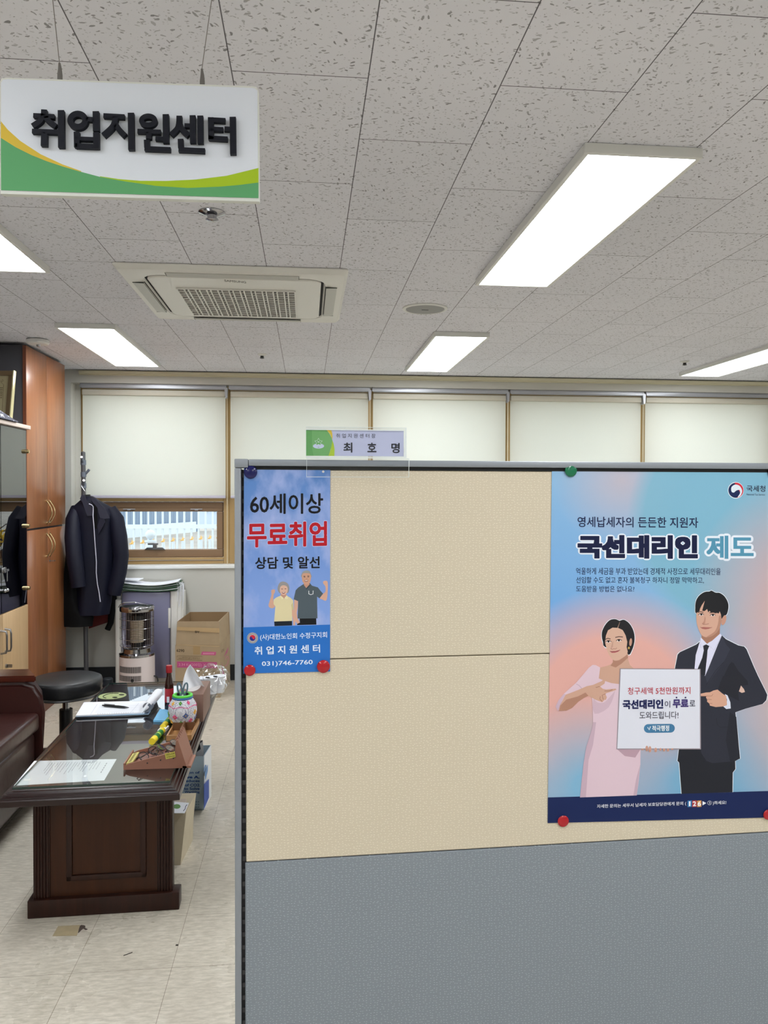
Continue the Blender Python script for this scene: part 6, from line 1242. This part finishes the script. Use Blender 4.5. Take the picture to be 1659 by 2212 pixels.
for r_ in range(3):
    for k in range(7): a.add(fz([(190+22*k, 1397+27*r_), (205+22*k, 1397+27*r_), (205+22*k, 1411+27*r_), (190+22*k, 1411+27*r_)]), (132, 154, 170))
a.part('small_print', t)
t = thing('bin_liner', 'crumpled grey plastic liner inside the pale blue carton', 'bag', (A.x-.1, A.y+.08, hb-.03)); R = random.Random(5)
bm = newbm()
def lin_(u, v):
    a_ = 2*PI*u; k = 1+.09*math.sin(9*a_)+.05*math.sin(17*a_+2); cx, cy2 = A.x-.095, (A.y+B.y)/2+.012
    return (cx+.085*k*math.cos(a_)*(1-.1*v), cy2+.062*k*math.sin(a_)*(1-.1*v), hb-.06+.085*v*(1+.25*math.sin(3*a_+1)))
sheet(bm, lin_, 40, 5, .001); part('film', bm, mat('liner_grey', (150, 150, 152), .25), t, smooth=30)
# sack and card behind the pedestal
A2 = onZ(386, 1869, 0); hS = onY(386, 1758, A2.y).z
t = thing('paper_sack', 'beige paper shopping bag standing beside the table pedestal', 'bag', (A2.x-.02, A2.y+.12, 0))
bm = newbm(); xR = onY(392, 1860, A2.y).x; xT = onY(404, 1770, A2.y).x
bridge(bm, [[Vector((A2.x-.1, A2.y, 0)), Vector((xR-.004, A2.y, 0)), Vector((xR+.012, A2.y+.22, 0)), Vector((A2.x-.1, A2.y+.22, 0))], [Vector((A2.x-.1, A2.y+.01, hS*.5)), Vector((xR+.006, A2.y+.006, hS*.5)), Vector((xR+.016, A2.y+.22, hS*.5)), Vector((A2.x-.1, A2.y+.22, hS*.5))], [Vector((A2.x-.1, A2.y+.01, hS)), Vector((xT-.006, A2.y+.02, hS)), Vector((xT+.006, A2.y+.21, hS)), Vector((A2.x-.1, A2.y+.21, hS))]], 0, True); part('sack', bm, mat('sack_beige', (196, 184, 158), .7, var=.05, scale=20, bump=.2), t, smooth=0)
bm = newbm(); z = hS+.004; p = onY(398, 1755, A2.y+.04); box(bm, p.x-.1, p.x+.005, A2.y+.0, A2.y+.08, hS+.0, hS+.03, .006); part('folded_top', bm, mat('sack_top', (176, 162, 150), .7), t)
zc = onY(400, 1745, A2.y+.1).z
bm = slab([(372, 1757), (399, 1757), (408, 1735), (372, 1732)], hS+.033, .0015); t = solo('greeting_card', bm, M_PAPER, 'white card with a green round mark on top of the beige paper bag', 'card', smooth=0)
bm = newbm(); poly(bm, [onZ(x, y, hS+.0352) for x, y in ell(382, 1742, 8, 5)]); part('green_mark', bm, flat((110, 150, 92)), t, smooth=0)
bm = newbm(); poly(bm, [onZ(x, y, hS+.0352) for x, y in stroke([(404, 1738), (401, 1742), (400, 1747), (396, 1752)], 1.4)]); part('handwriting', bm, flat((60, 60, 90)), t, smooth=0)

# floor patch of brown tape and bits of debris
bm = newbm(); pz = lambda pts: Z((0, 1860), .30742, pts)
prism(bm, [onZ(*p, .0004) for p in pz([(368, 528), (408, 458), (563, 450), (540, 524)])], (0, 0, .0005)); t = solo('floor_patch', bm, mat('tape_tan', (176, 160, 128), .35, var=.08, scale=40), 'square of tan tape stuck on the floor in front of the table', 'tape', smooth=0)
bm = newbm(); poly(bm, [onZ(*p, .0006) for p in pz(spline([(548, 505), (562, 455), (580, 450), (600, 455), (598, 470), (618, 478), (600, 486), (585, 475), (560, 498)], 2))]); part('torn_end', bm, flat((86, 74, 68)), t, smooth=0)
bm = newbm(); tube(bm, [onZ(*p, .0015) for p in pz([(868, 664), (900, 652), (930, 641)])], .0011, 6); solo('twig', bm, mat('debris_dark', (60, 54, 48), .7), 'thin dark scrap lying on the floor tiles', 'debris')
bm = newbm(); p = onZ(*pz([(1244, 589)])[0], .002); box(bm, p.x-.004, p.x+.004, p.y-.002, p.y+.002, 0, .003); solo('debris_chip', bm, mat('debris_dark', 0), 'tiny dark chip on the floor tile joint', 'debris', smooth=0)
